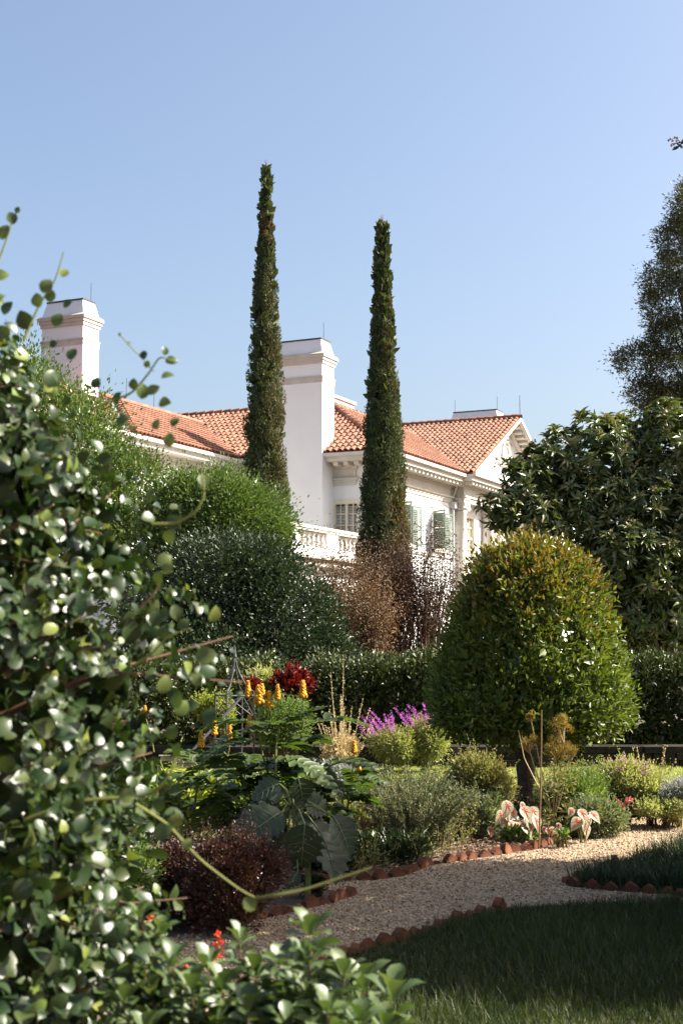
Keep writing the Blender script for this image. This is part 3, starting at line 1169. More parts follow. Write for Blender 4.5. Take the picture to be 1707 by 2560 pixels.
# broad-leaved evergreens on the left, before the wing
tree('evergreen_tree', 'tall light green evergreen tree behind the vine, hiding the left wing of the mansion', 'tree', (-7.0, 29.5),
     px_lobes(29, [(60, 1010, 75, 150), (130, 1110, 110, 180), (230, 1130, 90, 150, -.5), (250, 1260, 120, 150, -1), (340, 1240, 75, 120, -.5), (120, 1300, 180, 180), (330, 1400, 100, 150)]),
     LM['evergreen'], 1250, 40, .34, .085, .04, core=3000, r0=.2, trunk_h=2.5, nb=20, up=.5)
tree('evergreen_tree', 'rounded light green evergreen tree below the roof of the left wing', 'tree', (-2.6, 27.5),
     px_lobes(27, [(470, 1310, 85, 110), (560, 1290, 95, 105, -.3), (640, 1320, 80, 90), (420, 1330, 60, 90), (520, 1400, 150, 120), (690, 1330, 30, 45), (455, 1225, 22, 50), (560, 1215, 25, 45)]),
     LM['evergreen'], 1000, 40, .30, .075, .036, core=2400, r0=.14, trunk_h=1.6, nb=16, up=.5)
tree('camellia_shrub', 'broad dark glossy camellia shrub behind the left hedge', 'shrub', (-1.5, 22.5),
     px_lobes(21.5, [(560, 1490, 185, 150), (650, 1470, 130, 115), (500, 1560, 200, 130), (700, 1570, 150, 130, -.3), (790, 1650, 90, 90, -.3), (600, 1640, 260, 110, -.2)]),
     LM['camellia'], 1800, 30, .21, .062, .036, core=5000, r0=.09, trunk_h=.6, nb=12, up=.2)
# bronze crape myrtles
for (u, v_, ru, rv, yy, mat_, lab, dens) in (
        (850, 1450, 85, 68, 25.5, 'bronze', 'rusty brown crape myrtle shrub beside the dark camellia', 1.0),
        (965, 1440, 85, 72, 26.5, 'maroon', 'dark maroon crape myrtle shrub at the foot of the shorter cypress', .8),
        (905, 1535, 66, 42, 24.0, 'bronze', 'low orange brown crape myrtle mound in front of the taller brown shrubs', 1.1),
        (1065, 1455, 85, 85, 26.5, 'maroon', 'sparse maroon crape myrtle with bare stems against the white wall', .95)):
    c = P(u, v_, yy)
    base = np.array([c[0], yy, 0.0])
    t = thing('crape_myrtle', lab, 'shrub', base, 0, 'crape myrtles before the mansion')
    k = yy / F
    top = c - base
    cl = Cloud()
    mb = MB()
    for i in range(int(112 * dens)):
        a_ = rng.uniform(0, 6.28)
        r_ = math.sqrt(rng.uniform()) * 1.32
        e = top + np.array([math.cos(a_) * r_ * ru * k, math.sin(a_) * r_ * ru * k * .8, rv * k * (.95 - .75 * r_ ** 2 + rng.normal() * .4)])
        b0 = np.array([rng.normal() * .10, rng.normal() * .10, -.02])
        mid = np.array([b0[0] * .4 + e[0] * .45, b0[1] * .4 + e[1] * .45, e[2] * .55]) + rng.normal(size=3) * .07
        pts = [b0, b0 * .7 + mid * .3 + rng.normal(size=3) * .04 * np.array([1, 1, 0]), mid, mid * .45 + e * .55 + rng.normal(size=3) * .05, e]
        mb.tube(pts, [.024, .019, .012, .006, .002], 5)
        npl = int(rng.uniform(60, 130) * (1 if dens > .7 else .6))
        kk = rng.uniform(.35 if rng.uniform() < .3 else .6, 1.08, (npl, 1))
        p = mid + (e - mid) * (kk - .5) / .5
        sp = rng.uniform(.06, .2)
        p = p + rng.normal(size=p.shape) * sp * np.clip(kk, .3, 1)
        ax = nz(rng.normal(size=p.shape) + np.array([0, 0, .3]))
        cl.add(T_DIA, p, ax, rdir(npl), rng.uniform(.03, .065, npl), .026, np.full(npl, float(rng.uniform() < .25)))
    cl.build('crown', LM[mat_], t)
    mb.build('stem', M['twig'], t)

# loquat
LQ = px_lobes(20, [(1310, 1205, 62, 58, -.3), (1392, 1150, 78, 72), (1500, 1140, 110, 110), (1600, 1105, 80, 80, .3), (1690, 1120, 110, 110), (1245, 1280, 48, 38, -.5), (1335, 1295, 75, 60, -.4),
                   (1480, 1270, 120, 110), (1620, 1270, 130, 120), (1580, 1400, 130, 90, -.3), (1700, 1420, 110, 110), (1500, 1420, 60, 60, .6), (1640, 1520, 130, 90), (1560, 1560, 90, 70, .4), (1760, 1280, 120, 160)])
lb = np.array([4.75, 20.3, 0])
t = thing('loquat_tree', 'wide loquat tree with long dark leaves and pale flower buds, right of the portico', 'tree', lb)
lob = [(np.asarray(c) - lb, r) for c, r in LQ]
cen, out = clump_centres(lob, 900, .72, 1.08, inner=.8, zmin=.6)
cl = Cloud()
for k_, (per, tilt) in enumerate(((9, .15), (7, .75))):
    n = len(cen)
    axis0 = nz(out * .8 + np.array([0, 0, .5]) + rng.normal(size=out.shape) * .25)
    s1 = nz(np.cross(axis0, rdir(n)))
    s2 = np.cross(axis0, s1)
    an = (np.arange(per)[None] / per + rng.uniform(size=(n, 1))) * 2 * math.pi + rng.normal(size=(n, per)) * .2
    rad_ = np.cos(an)[..., None] * s1[:, None] + np.sin(an)[..., None] * s2[:, None]
    ax = nz(rad_ + axis0[:, None] * (tilt + rng.normal(size=(n, per, 1)) * .2))
    pos = cen[:, None] + ax * .01 - axis0[:, None] * .05 * (1 - k_)
    nr = np.repeat(axis0, per, 0)
    sz = rng.uniform(.7, 1.25, n * per)
    cl.add(T_LONG, pos.reshape(-1, 3), ax.reshape(-1, 3), nr, (.155 * sz), .042 * sz, np.where(rng.uniform(size=n * per) < (.05 + .12 * k_), .7, 0))
sel = rng.uniform(size=len(cen)) < .45
pp = np.repeat(cen[sel], 16, 0)
oo = np.repeat(nz(out[sel] + np.array([0, 0, .8])), 16, 0)
cl.add(T_DIA, pp + rng.normal(size=pp.shape) * .028 + oo * .05, oo + rng.normal(size=pp.shape) * .5, rdir(len(pp)), .045, .032, 1.0)
p2, _ = clump_centres(lob, 1500, .3, .8, inner=0, zmin=.6)
cl.add(T_LONG, p2, rdir(len(p2)), rdir(len(p2)), .24, .085)
cl.build('crown', LM['loquat'], t, True)
mb = MB()
mb.tube([(-.1, 0, -.05), (-.05, 0, .6), (.1, 0, 1.2)], [.15, .12, .10], 8)
mb.build('trunk', M['bark'], t)
branches((0, 0, .7), cen, .075, M['bark'], t, n=40, wob=.2)

# tall fine-leaved tree at the right edge
tree('oak_tree', 'tall fine leaved oak rising beyond the loquat at the right edge', 'tree', (9.6, 31.0),
     px_lobes(31, [(1720, 520, 40, 75), (1690, 610, 50, 60), (1740, 640, 90, 110), (1650, 700, 42, 55), (1700, 760, 75, 80), (1640, 770, 34, 60), (1690, 850, 70, 60), (1655, 850, 28, 30),
                   (1600, 910, 42, 50), (1680, 930, 90, 70), (1560, 905, 26, 32), (1610, 985, 45, 35), (1690, 1010, 90, 50), (1760, 740, 60, 90), (1770, 900, 70, 110), (1800, 1000, 120, 150)]),
     LM['oak'], 1900, 32, .18, .085, .026, core=0, r0=.28, trunk_h=3.5, nb=70, rmin=.62, jitter=1.2, up=.1, flat=.2)


# ================================================================== HEDGES
def clipped(name, label, cat, pts_fn, area_n, L, W, mat, base, part='foliage', group=None, per=9, tint_fn=None, cr=.05, extra=None, dens_core=2.2, tpl=T_OVAL, jit=.8):
    """clipped plant: sprigs of leaves all over a surface given by pts_fn(n) -> points, normals"""
    t = thing(name, label, cat, base, 0, group)
    p, nn = pts_fn(area_n)
    cl = Cloud()
    n = len(p)
    push = np.abs(rng.normal(size=(n, 1))) * rng.choice([-1, -1, 1], size=(n, 1)) * .035
    cen = p + nn * push
    off = rng.normal(size=(n, per, 3)) * cr
    pos = (cen[:, None] + off).reshape(-1, 3)
    o = np.repeat(nn, per, 0)
    ax = nz(o * .7 + np.array([0, 0, .45]) + rng.normal(size=pos.shape) * jit * .6)
    nr = nz(o * .6 + np.array([0, 0, .5]) + rng.normal(size=pos.shape) * .6)
    sz = rng.uniform(.6, 1.3, len(pos))
    tint = 0.0 if tint_fn is None else tint_fn(pos, np.repeat(push[:, 0], per))
    cl.add(tpl, pos, ax, nr, L * sz, W * sz, tint)
    for dpt in (.07, .16):
        q_ = p[rng.uniform(size=n) < .8]
        i_ = rng.choice(n, int(n * .9))
        q_, m_ = p[i_], nn[i_]
        cl.add(T_OVAL, q_ - m_ * dpt + rng.normal(size=q_.shape) * .03, rdir(len(q_)), nz(m_ + rdir(len(q_)) * .6), L * dens_core, W * dens_core * 1.2)
    if extra:
        extra(cl)
    cl.build(part, mat, t)
    return t


def box_surface(x0, x1, y0, y1, z0, z1, bend=None):
    def fn(n):
        w, d, h = x1 - x0, y1 - y0, z1 - z0
        A = np.array([w * h, w * d, d * h, d * h, w * h * .4])
        k = rng.choice(5, size=n, p=A / A.sum())
        u, v = rng.uniform(size=n), rng.uniform(size=n)
        p = np.zeros((n, 3))
        nn = np.zeros((n, 3))
        for i, (fx, fy, fz, no) in enumerate(((lambda a, b: x0 + a * w, lambda a, b: y0 + 0 * a, lambda a, b: z0 + b * h, (0, -1, 0)),
                                              (lambda a, b: x0 + a * w, lambda a, b: y0 + b * d, lambda a, b: z1 + 0 * a, (0, 0, 1)),
                                              (lambda a, b: x0 + 0 * a, lambda a, b: y0 + a * d, lambda a, b: z0 + b * h, (-1, 0, 0)),
                                              (lambda a, b: x1 + 0 * a, lambda a, b: y0 + a * d, lambda a, b: z0 + b * h, (1, 0, 0)),
                                              (lambda a, b: x0 + a * w, lambda a, b: y1 + 0 * a, lambda a, b: z0 + b * h, (0, 1, 0)))):
            s_ = k == i
            p[s_] = np.stack([fx(u[s_], v[s_]), fy(u[s_], v[s_]), fz(u[s_], v[s_])], 1)
            nn[s_] = no
        # round the corners: pull points near an edge towards the inside
        c = np.array([(x0 + x1) / 2, (y0 + y1) / 2, (z0 + z1) / 2])
        hs = np.array([w, d, h]) / 2
        q_ = (p - c)
        rr = min(.22, hs.min() * .8)
        inner = np.clip(q_, -(hs - rr), hs - rr)
        dlt = q_ - inner
        ln = np.linalg.norm(dlt, axis=1, keepdims=True)
        out = nz(dlt)
        p = c + inner + out * np.minimum(ln, rr)
        nn = np.where(ln > 1e-6, out, nn)
        p[:, 2] = np.maximum(p[:, 2], z0)
        wob = .035 * np.sin(p[:, :1] * 4.1 + p[:, 2:] * 3) + .03 * np.sin(p[:, :1] * 9.3 + 1) * np.cos(p[:, 2:] * 7)
        p = p + nn * wob
        if bend is not None:
            p, nn = bend(p, nn)
        return p, nn
    return fn


def bend_left(p, nn):
    # the left hedge swings towards the viewer at its left end
    s = np.clip((-.35 - p[:, 0]), 0, 9)
    p = p.copy()
    dy = .55 * s
    p[:, 1] -= dy
    a = math.atan(.55)
    n2 = nn.copy()
    n2[:, 0] = nn[:, 0] * math.cos(a) - nn[:, 1] * math.sin(a)
    n2[:, 1] = nn[:, 0] * math.sin(a) + nn[:, 1] * math.cos(a)
    n2[:, 0] = np.where(s > 0, n2[:, 0], nn[:, 0])
    n2[:, 1] = np.where(s > 0, n2[:, 1], nn[:, 1])
    return p, n2


HZ = 1.29
clipped('clipped_hedge', 'sunlit clipped hedge behind the obelisk, left of the gap with the red shrub', 'hedge',
        box_surface(-5.0, -.78, 16.6, 17.7, LZ, HZ, bend_left), 3400, .055, .028, LM['hedge'], (0, 0, 0), group='clipped hedges behind the lawn')
clipped('clipped_hedge', 'long clipped hedge with a dark shaded front behind the ball topiary', 'hedge',
        box_surface(-.36, 6.5, 16.0, 17.2, LZ, HZ + .02), 6500, .055, .028, LM['hedge'], (0, 0, 0), group='clipped hedges behind the lawn')
# low dry-stone walls at the foot of the hedges
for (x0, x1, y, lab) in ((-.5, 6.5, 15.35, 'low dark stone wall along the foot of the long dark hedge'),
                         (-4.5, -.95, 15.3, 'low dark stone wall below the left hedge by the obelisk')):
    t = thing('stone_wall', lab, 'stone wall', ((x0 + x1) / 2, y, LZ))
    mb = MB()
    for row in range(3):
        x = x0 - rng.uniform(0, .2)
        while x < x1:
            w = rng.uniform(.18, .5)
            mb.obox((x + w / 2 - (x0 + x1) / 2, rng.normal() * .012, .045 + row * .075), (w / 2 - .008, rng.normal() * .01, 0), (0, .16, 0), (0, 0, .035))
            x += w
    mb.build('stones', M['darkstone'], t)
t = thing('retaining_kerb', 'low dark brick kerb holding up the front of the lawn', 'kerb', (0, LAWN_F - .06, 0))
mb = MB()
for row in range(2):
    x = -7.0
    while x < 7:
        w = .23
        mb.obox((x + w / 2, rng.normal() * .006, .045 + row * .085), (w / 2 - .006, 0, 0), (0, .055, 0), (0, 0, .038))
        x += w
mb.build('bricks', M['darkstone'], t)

# ball topiary on a trunk
PR = np.array([(0, 2.50), (.25, 2.47), (.42, 2.38), (.53, 2.25), (.645, 1.97), (.755, 1.62), (.825, 1.28), (.87, 1.02), (.865, .92), (.79, .82), (.60, .75), (.3, .73), (0, .75)])


def topiary_surface(n):
    seg = np.linalg.norm(np.diff(PR, axis=0), axis=1)
    rm = (PR[1:, 0] + PR[:-1, 0]) / 2
    A = seg * rm
    k = rng.choice(len(seg), size=n, p=A / A.sum())
    f = rng.uniform(size=n)
    r = PR[k, 0] * (1 - f) + PR[k + 1, 0] * f
    z = PR[k, 1] * (1 - f) + PR[k + 1, 1] * f
    th = rng.uniform(0, 2 * math.pi, n)
    d = PR[k + 1] - PR[k]
    nr, nzv = -d[:, 1], d[:, 0]
    ln = np.hypot(nr, nzv)
    nr, nzv = nr / ln, nzv / ln
    nn = np.stack([nr * np.cos(th), nr * np.sin(th), nzv], 1)
    lump = 1 + .035 * np.sin(3 * th + z * 4) + .045 * np.sin(5 * th - z * 6) * np.sin(z * 3 + th) + .035 * np.sin(11 * th + 8 * z) + .02 * np.sin(17 * th - 13 * z)
    p = np.stack([r * lump * np.cos(th), r * lump * np.sin(th), z], 1)
    return p, nn


tx = P(1328, 1700, 12.6)
tt_ = clipped('topiary_tree', 'rounded clipped topiary tree with orange new growth on top and a short trunk', 'topiary tree',
              topiary_surface, 2900, .058, .026, LM['topiary'], (tx[0], 12.6, 0), part='crown', per=9, cr=.04,
              tint_fn=lambda p, pu: np.clip((p[:, 2] - 1.2) * .8, .05, .72) * (rng.uniform(size=len(p)) < np.clip(.16 + .55 * (p[:, 2] - 1.45), .08, .75)) + 0)
mb = MB()
mb.tube([(-.08, 0, -.03), (-.06, 0, .3), (-.08, .02, .6), (-.05, 0, .9)], [.10, .085, .09, .10], 10)
mb.build('trunk', M['bark'], tt_)


# ================================================================== BEDS: things standing among the plants
# iron obelisk trellis
oc_ = P(586, 1800, 14.7)
t = thing('obelisk_trellis', 'weathered iron obelisk trellis with a pointed finial in front of the left hedge', 'trellis', (oc_[0], 14.7, LZ), math.radians(28))
zr = P(586, 1738, 14.7)[2] - LZ
za = P(586, 1652, 14.7)[2] - LZ
zt_ = P(586, 1612, 14.7)[2] - LZ
hw = .16
for sx, sy in ((-1, -1), (1, -1), (1, 1), (-1, 1)):
    mb = MB()
    pts = [(sx * hw, sy * hw, 0), (sx * hw, sy * hw, zr)]
    for k in np.linspace(.1, 1, 8):
        w = hw * ((1 - k) ** 1.6 * .92 + .06)
        if k < .2:
            w = hw * .98
        pts.append((sx * w, sy * w, zr + (za - zr) * k))
    mb.tube(pts, .009, 6)
    mb.build('leg', M['iron'], t)
for z in (zr, zr * .42):
    mb = MB()
    for i in range(4):
        a_, b_ = [((-1, -1), (1, -1), (1, 1), (-1, 1))[(i + j) % 4] for j in (0, 1)]
        mb.tube([(a_[0] * hw, a_[1] * hw, z), (b_[0] * hw, b_[1] * hw, z)], .007, 5)
    mb.build('crossbar', M['iron'], t)
mb = MB()
for i in range(4):
    a_, b_ = [((-1, -1), (1, -1), (1, 1), (-1, 1))[(i + j) % 4] for j in (0, 1)]
    mb.tube([(a_[0] * hw, a_[1] * hw, zr), (b_[0] * hw, b_[1] * hw, zr * .72)], .004, 5)
    mb.tube([(b_[0] * hw, b_[1] * hw, zr), (a_[0] * hw, a_[1] * hw, zr * .72)], .004, 5)
mb.build('brace', M['iron'], t)
mb = MB()
mb.box(-.017, .017, -.017, .017, za - .01, za + .03)
mb.lathe((0, 0, za + .03), [(.016, 0), (.024, .014), (.016, .05), (.004, zt_ - za - .03)], 8)
mb.build('finial', M['iron'], t)
# dark pole leaning across it
p0, p1 = P(477, 1881, 14.3), P(604, 1742, 14.45)
t = thing('garden_pole', 'dark metal pole with a ball end leaning against the iron obelisk', 'pole', p0)
mb = MB()
mb.tube([(0, 0, 0), p1 - p0], .014, 8)
mb.build('shaft', M['lead'], t)
mb = MB()
mb.lathe((0, 0, -.022), [(.006, 0), (.022, .010), (.026, .022), (.022, .036), (.006, .046)], 10)
mb.build('ball_end', M['metal'], t)
# raised planter of old boards
pc_ = P(530, 1870, 14.95)
t = thing('raised_planter', 'low raised planter of weathered boards beside the iron obelisk', 'planter', (pc_[0], 15.0, LZ))
mb = MB()
for k in range(2):
    mb.box(-.55, .55, -.16, -.135, .005 + k * .075, .073 + k * .075)
    mb.box(-.55, -.525, -.134, .12, .005 + k * .075, .073 + k * .075)
    mb.box(.525, .55, -.134, .12, .005 + k * .075, .073 + k * .075)
mb.box(-.57, .57, -.17, -.12, .15, .165)
mb.build('boards', flatmat('weathered board', (.40, .32, .24), .85, .2, .45, 12), t)
mb = MB()
mb.box(-.52, .52, -.13, .12, 0, .12)
mb.build('soil', M['soil'], t)

# terracotta edging: sawtooth tiles one by one
def tile_mesh():
    mb = MB()
    w, h, d = .054, .062, .024
    mb.prism([(-w, -d, -.03), (w, -d, -.03), (w, -d, .022), (.004, -d, h), (-.004, -d, h), (-w, -d, .022)], (0, 2 * d, 0))
    o = mb.build('edging_tile', M['terracotta'])
    return o


proto_tile = None
RUNS = [
    ([(1225, 2137), (1345, 2119), (1400, 2102), (1450, 2089), (1500, 2071), (1535, 2058)], 'sunlit terracotta sawtooth edging tile along the mulch bed below the caladiums'),
    ([(800, 2206), (930, 2199), (1010, 2189), (1080, 2161), (1215, 2139)], 'shaded terracotta sawtooth edging tile in front of the grey green rosemary'),
    ([(1512, 2041), (1620, 2042), (1800, 2042)], 'terracotta sawtooth edging tile in the row below the pink bedding flowers'),
    ([(470, 2338), (560, 2317), (670, 2293), (820, 2258), (884, 2237)], 'terracotta sawtooth edging tile around the bed of the purple leaved shrub'),
    ([(720, 2462), (820, 2416), (899, 2381), (1019, 2351), (1134, 2313), (1262, 2274)], 'terracotta sawtooth edging tile between the gravel and the near dark grass'),
    ([(1760, 2250), (1650, 2233), (1500, 2223), (1412, 2212), (1470, 2190), (1540, 2160)], 'dark terracotta sawtooth edging tile around the mound of tufted grass'),
]
for pts, lab in RUNS:
    g3 = [G(*p) for p in pts]
    for a_, b_ in zip(g3[:-1], g3[1:]):
        L = np.linalg.norm(b_ - a_)
        n = max(1, int(round(L / .118)))
        for i in range(n):
            p = a_ + (b_ - a_) * (i + .5) / n
            if proto_tile is None:
                proto_tile = o = tile_mesh()
            else:
                o = proto_tile.copy()
                COL.objects.link(o)
            o.location = (p[0] + rng.normal() * .008, p[1] + rng.normal() * .008, rng.normal() * .011 - .006)
            o.rotation_euler = (rng.normal() * .11, rng.normal() * .09, math.atan2(b_[1] - a_[1], b_[0] - a_[0]) + rng.normal() * .2)
            tag(o, lab, 'edging tile', lab.split(' edging tile')[0] + ' edging ' + lab.split(' edging tile ')[1])

# ================================================================== BEDS: plants
LM['candle'] = leafmat('candle bush leaf', [(.05, .085, .02), (.08, .13, .03), (.12, .17, .045)], .45, .4, .4, gain=0.8)
LM['yellow'] = leafmat('yellow bud', [(.75, .36, .02), (.85, .48, .03), (.80, .40, .02)], .5, .3, .3, tcol=(1.1, 1, .5))
LM['biglobe'] = leafmat('large lobed leaf', [(.055, .085, .04), (.08, .11, .055), (.11, .14, .075)], .5, .4, .25, gain=0.62)
LM['vein'] = flatmat('pale vein', (.16, .19, .09), .6, .3, .1, 10)
LM['purple'] = leafmat('purple barberry leaf', [(.07, .025, .028), (.11, .04, .035), (.16, .065, .045), (.10, .08, .03), (.2, .12, .06)], .4, .5, .25, tcol=(1.3, .8, .6), gain=0.8)
LM['lime'] = leafmat('yellow green leaf', [(.16, .20, .035), (.24, .27, .05), (.34, .33, .08), (.12, .17, .03)], .45, .4, .4, gain=1.4)
LM['olive'] = leafmat('olive leaf', [(.09, .105, .035), (.14, .145, .05), (.20, .18, .075), (.16, .10, .05)], .55, .35, .3, gain=2.03)
LM['green'] = leafmat('mid green leaf', [(.06, .10, .03), (.09, .14, .04), (.13, .18, .05), (.17, .19, .07)], .45, .4, .35, gain=1.62)
LM['grey'] = leafmat('grey green needle', [(.07, .09, .055), (.10, .12, .075), (.14, .155, .09), (.18, .17, .09)], .6, .3, .25, gain=2.1)
LM['silver'] = leafmat('silver leaf', [(.42, .43, .38), (.52, .53, .48), (.35, .37, .32)], .7, .2, .2, tcol=(1, 1, .9))
LM['sage'] = leafmat('sage leaf', [(.16, .175, .07), (.22, .23, .10), (.29, .28, .13)], .6, .3, .35, gain=1.89)
LM['violet'] = leafmat('violet flower', [(.34, .08, .32), (.42, .12, .40), (.48, .20, .46), (.26, .06, .24)], .7, .2, .3, tcol=(1.1, .8, 1.2), gain=1.8)
LM['straw'] = leafmat('straw seed head', [(.40, .33, .2), (.5, .42, .27), (.32, .25, .14)], .8, .2, .3, tcol=(1.1, 1, .7), gain=1.8)
LM['dry'] = leafmat('dry leaf', [(.30, .20, .11), (.42, .30, .17), (.22, .13, .08), (.26, .22, .10)], .8, .2, .3, tcol=(1.1, 1, .7))
LM['gold'] = leafmat('gold umbel', [(.34, .25, .05), (.42, .32, .08), (.28, .20, .06)], .8, .2, .3, tcol=(1.1, 1, .5))
LM['red'] = leafmat('red leaf', [(.20, .02, .015), (.30, .035, .02), (.12, .015, .012), (.36, .06, .02)], .4, .45, .35, tcol=(1.4, .6, .4), gain=0.63)
LM['scarlet'] = leafmat('scarlet petal', [(.75, .06, .03), (.85, .12, .05)], .5, .3, .35, tcol=(1.2, .7, .5))
LM['pink'] = leafmat('pink petal', [(.80, .22, .22), (.85, .35, .35), (.75, .12, .12)], .5, .3, .3, tcol=(1.1, .8, .8))
LM['caladium'] = leafmat('caladium leaf', [(.50, .50, .32), (.58, .55, .40), (.40, .44, .24)], .45, .4, .4, tcol=(1.1, 1.05, .7))
LM['redvein'] = flatmat('red vein', (.55, .06, .04), .6, .3, .1, 10)
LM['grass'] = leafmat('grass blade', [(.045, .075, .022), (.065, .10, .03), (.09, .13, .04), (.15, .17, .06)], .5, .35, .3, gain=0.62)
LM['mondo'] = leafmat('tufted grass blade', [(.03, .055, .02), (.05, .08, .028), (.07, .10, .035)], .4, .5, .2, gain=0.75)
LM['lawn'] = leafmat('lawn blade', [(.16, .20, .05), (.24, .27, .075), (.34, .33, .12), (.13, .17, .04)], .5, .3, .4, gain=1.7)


def shrub(name, label, cat, u, v, ru, rv, Y, mat, n, per, cr, L, W, tpl=T_DIA, core=300, parts=None, group=None, stem=M['twig'], lobes=3, zmin=.02, **kw):
    """a low plant: leaf clumps round a few lobes, thin stems from the soil"""
    k = Y / F
    c = P(u, v, Y)
    base = np.array([c[0], Y, LZ if LAWN_F < Y < 18 else 0.0])
    t = thing(name, label, cat, base, 0, group)
    c = c - base
    lob = [(c, np.array([ru * k, ru * k * .85, rv * k]) * (.62 if lobes else .85))]
    for i in range(lobes + 3 if lobes > 1 else lobes):
        a_ = rng.uniform(0, 6.28)
        lob.append((c + np.array([math.cos(a_) * ru * .62 * k, math.sin(a_) * ru * .45 * k, rng.uniform(-.55, .42) * rv * k]), np.array([ru, ru, rv]) * k * rng.uniform(.28, .55)))
    cl, cen, out = foliage(lob, n, per, cr, L, W, tpl, core=core, zmin=zmin, **kw)
    nsp = int(len(cen) * .36)
    if nsp > 8 and tpl is not T_STRAP:
        ii = rng.choice(len(cen), nsp)
        d_ = nz(out[ii] * .6 + np.array([0, 0, .9]) + rng.normal(size=(nsp, 3)) * .4)
        ln_ = np.minimum(rng.uniform(.05, .22, nsp), rv * k * .75)
        m_ = 12
        kk = (np.arange(m_) + 1) / m_
        pp = cen[ii][:, None] + d_[:, None] * (ln_[:, None] * kk)[..., None]
        aa = nz(d_[:, None] * .7 + rng.normal(size=(nsp, m_, 3)) * .7)
        cl.add(tpl, pp.reshape(-1, 3), aa.reshape(-1, 3), rdir(nsp * m_), L * rng.uniform(.5, .9, nsp * m_), W * .8)
    cl.build('foliage', mat, t)
    mb = MB()
    for i in rng.choice(len(cen), min(14, len(cen)), replace=False):
        b0 = np.array([rng.normal() * .03, rng.normal() * .03, -.01])
        mb.tube([b0, b0 * .5 + cen[i] * .5 + np.array([0, 0, .03]), cen[i]], [.008, .006, .003], 5)
    mb.build('stem', stem, t)
    return t, cen, out, base


def spike_cloud(cl, p0, p1, r0, r1, n, L, W, tpl=T_DIA, bend=.0):
    """small florets all round a stem from p0 to p1"""
    k = rng.uniform(size=(n, 1))
    p = p0 + (p1 - p0) * k + np.array([0, 0, 1]) * bend * np.sin(k * 3.14)
    d = nz(p1 - p0)
    o = rdir(n)
    o = nz(o - (o @ d)[:, None] * d)
    rr = r0 + (r1 - r0) * k
    cl.add(tpl, p + o * rr * rng.uniform(.2, 1, (n, 1)), nz(o * .8 + d * .6), nz(d + rng.normal(size=(n, 3)) * .3), L * rng.uniform(.6, 1.2, n), W)


# ---- candle bushes
OBL = strip_template([0, .15, .5, .85, 1], [.12, .42, .5, .42, .08], [0, .02, .03, .0, -.03], .2)


def pinnate(cl, mbs, base, d, L, pairs, ll, lw, droop=.35):
    d = nz(np.asarray(d, float))
    k = np.linspace(0, 1, 9)[:, None]
    pts = base + d * L * k - np.array([0, 0, 1]) * droop * L * k ** 2
    mbs.tube(pts, np.linspace(.006, .002, 9), 5)
    kk = np.linspace(.16, .98, pairs)
    c = base + d * L * kk[:, None] - np.array([0, 0, 1]) * droop * L * kk[:, None] ** 2
    tg = nz(d - np.array([0, 0, 1]) * 2 * droop * kk[:, None])
    sd = nz(np.cross(tg, (0, 0, 1.0)))
    up = np.cross(sd, tg)
    sz = np.sin(kk * 2.6 + .45) * .5 + .6
    for s in (-1, 1):
        ax = nz(sd * s + tg * .35 + up * rng.uniform(-.15, .25, (pairs, 1)) + rng.normal(size=(pairs, 3)) * .06)
        cl.add(OBL, c, ax, nz(up + sd * s * -.25 + rng.normal(size=(pairs, 3)) * .1), ll * sz, lw * sz)


def candle_bush(label, base_uv, Y, stems, spikes, seed, leafL=.42):
    b = P(*base_uv, Y)
    base = np.array([b[0], Y, 0])
    t = thing('candle_bush', label, 'flowering plant', base, 0, 'candle bushes with yellow flower spikes')
    mb = MB()
    cl = Cloud()
    for (pts, nl) in stems:
        w = [P(u, v, Y + dy) - base for (u, v, dy) in pts]
        w[0][2] = max(0, w[0][2])
        # densify
        q_ = []
        for a_, b_ in zip(w[:-1], w[1:]):
            for k in np.linspace(0, 1, 5)[:-1]:
                q_.append(a_ + (b_ - a_) * k)
        q_.append(w[-1])
        mb.tube(q_, np.linspace(.013, .005, len(q_)), 6)
        for i in range(nl):
            k = .35 + .62 * i / max(1, nl - 1)
            p = q_[int(k * (len(q_) - 1))]
            a_ = i * 2.4 + seed + rng.normal() * .3
            pinnate(cl, mb, p, (math.cos(a_), math.sin(a_) * .7, .25 + rng.normal() * .2), leafL * rng.uniform(.8, 1.2), 9, .125, .054, rng.uniform(.2, .45))
    mb.build('stem', M['greenstem'], t)
    cl.build('foliage', LM['candle'], t, True)
    for (u, v, hpx, wpx, root) in spikes:
        top = P(u, v - hpx / 2, Y) - base
        bot = P(u, v + hpx / 2, Y) - base
        w = wpx / 2 * Y / F
        fc = MB()
        L = top[2] - bot[2]
        nn = int(56)
        for i in range(nn):
            k = (i + .5) / nn
            a_ = i * 2.4
            rr = w * (1 - k * .6) * rng.uniform(.45, .85)
            p = bot + (top - bot) * k + np.array([math.cos(a_) * rr, math.sin(a_) * rr, 0])
            s_ = w * (.46 - .2 * k) * rng.uniform(.7, 1.2)
            fc.blob(p, (s_, s_, s_ * 1.15))
        fo = fc.build('flower_spike', LM['yellow'], t, True)
        rt = P(root[0], root[1], Y) - base
        sc_ = MB()
        sc_.tube([rt, rt * .5 + bot * .5 + np.array([.01, 0, 0]), bot, bot * .3 + top * .7], [.006, .005, .004, .002], 5)
        sc_.build('flower_stalk', M['greenstem'], fo)
    return t


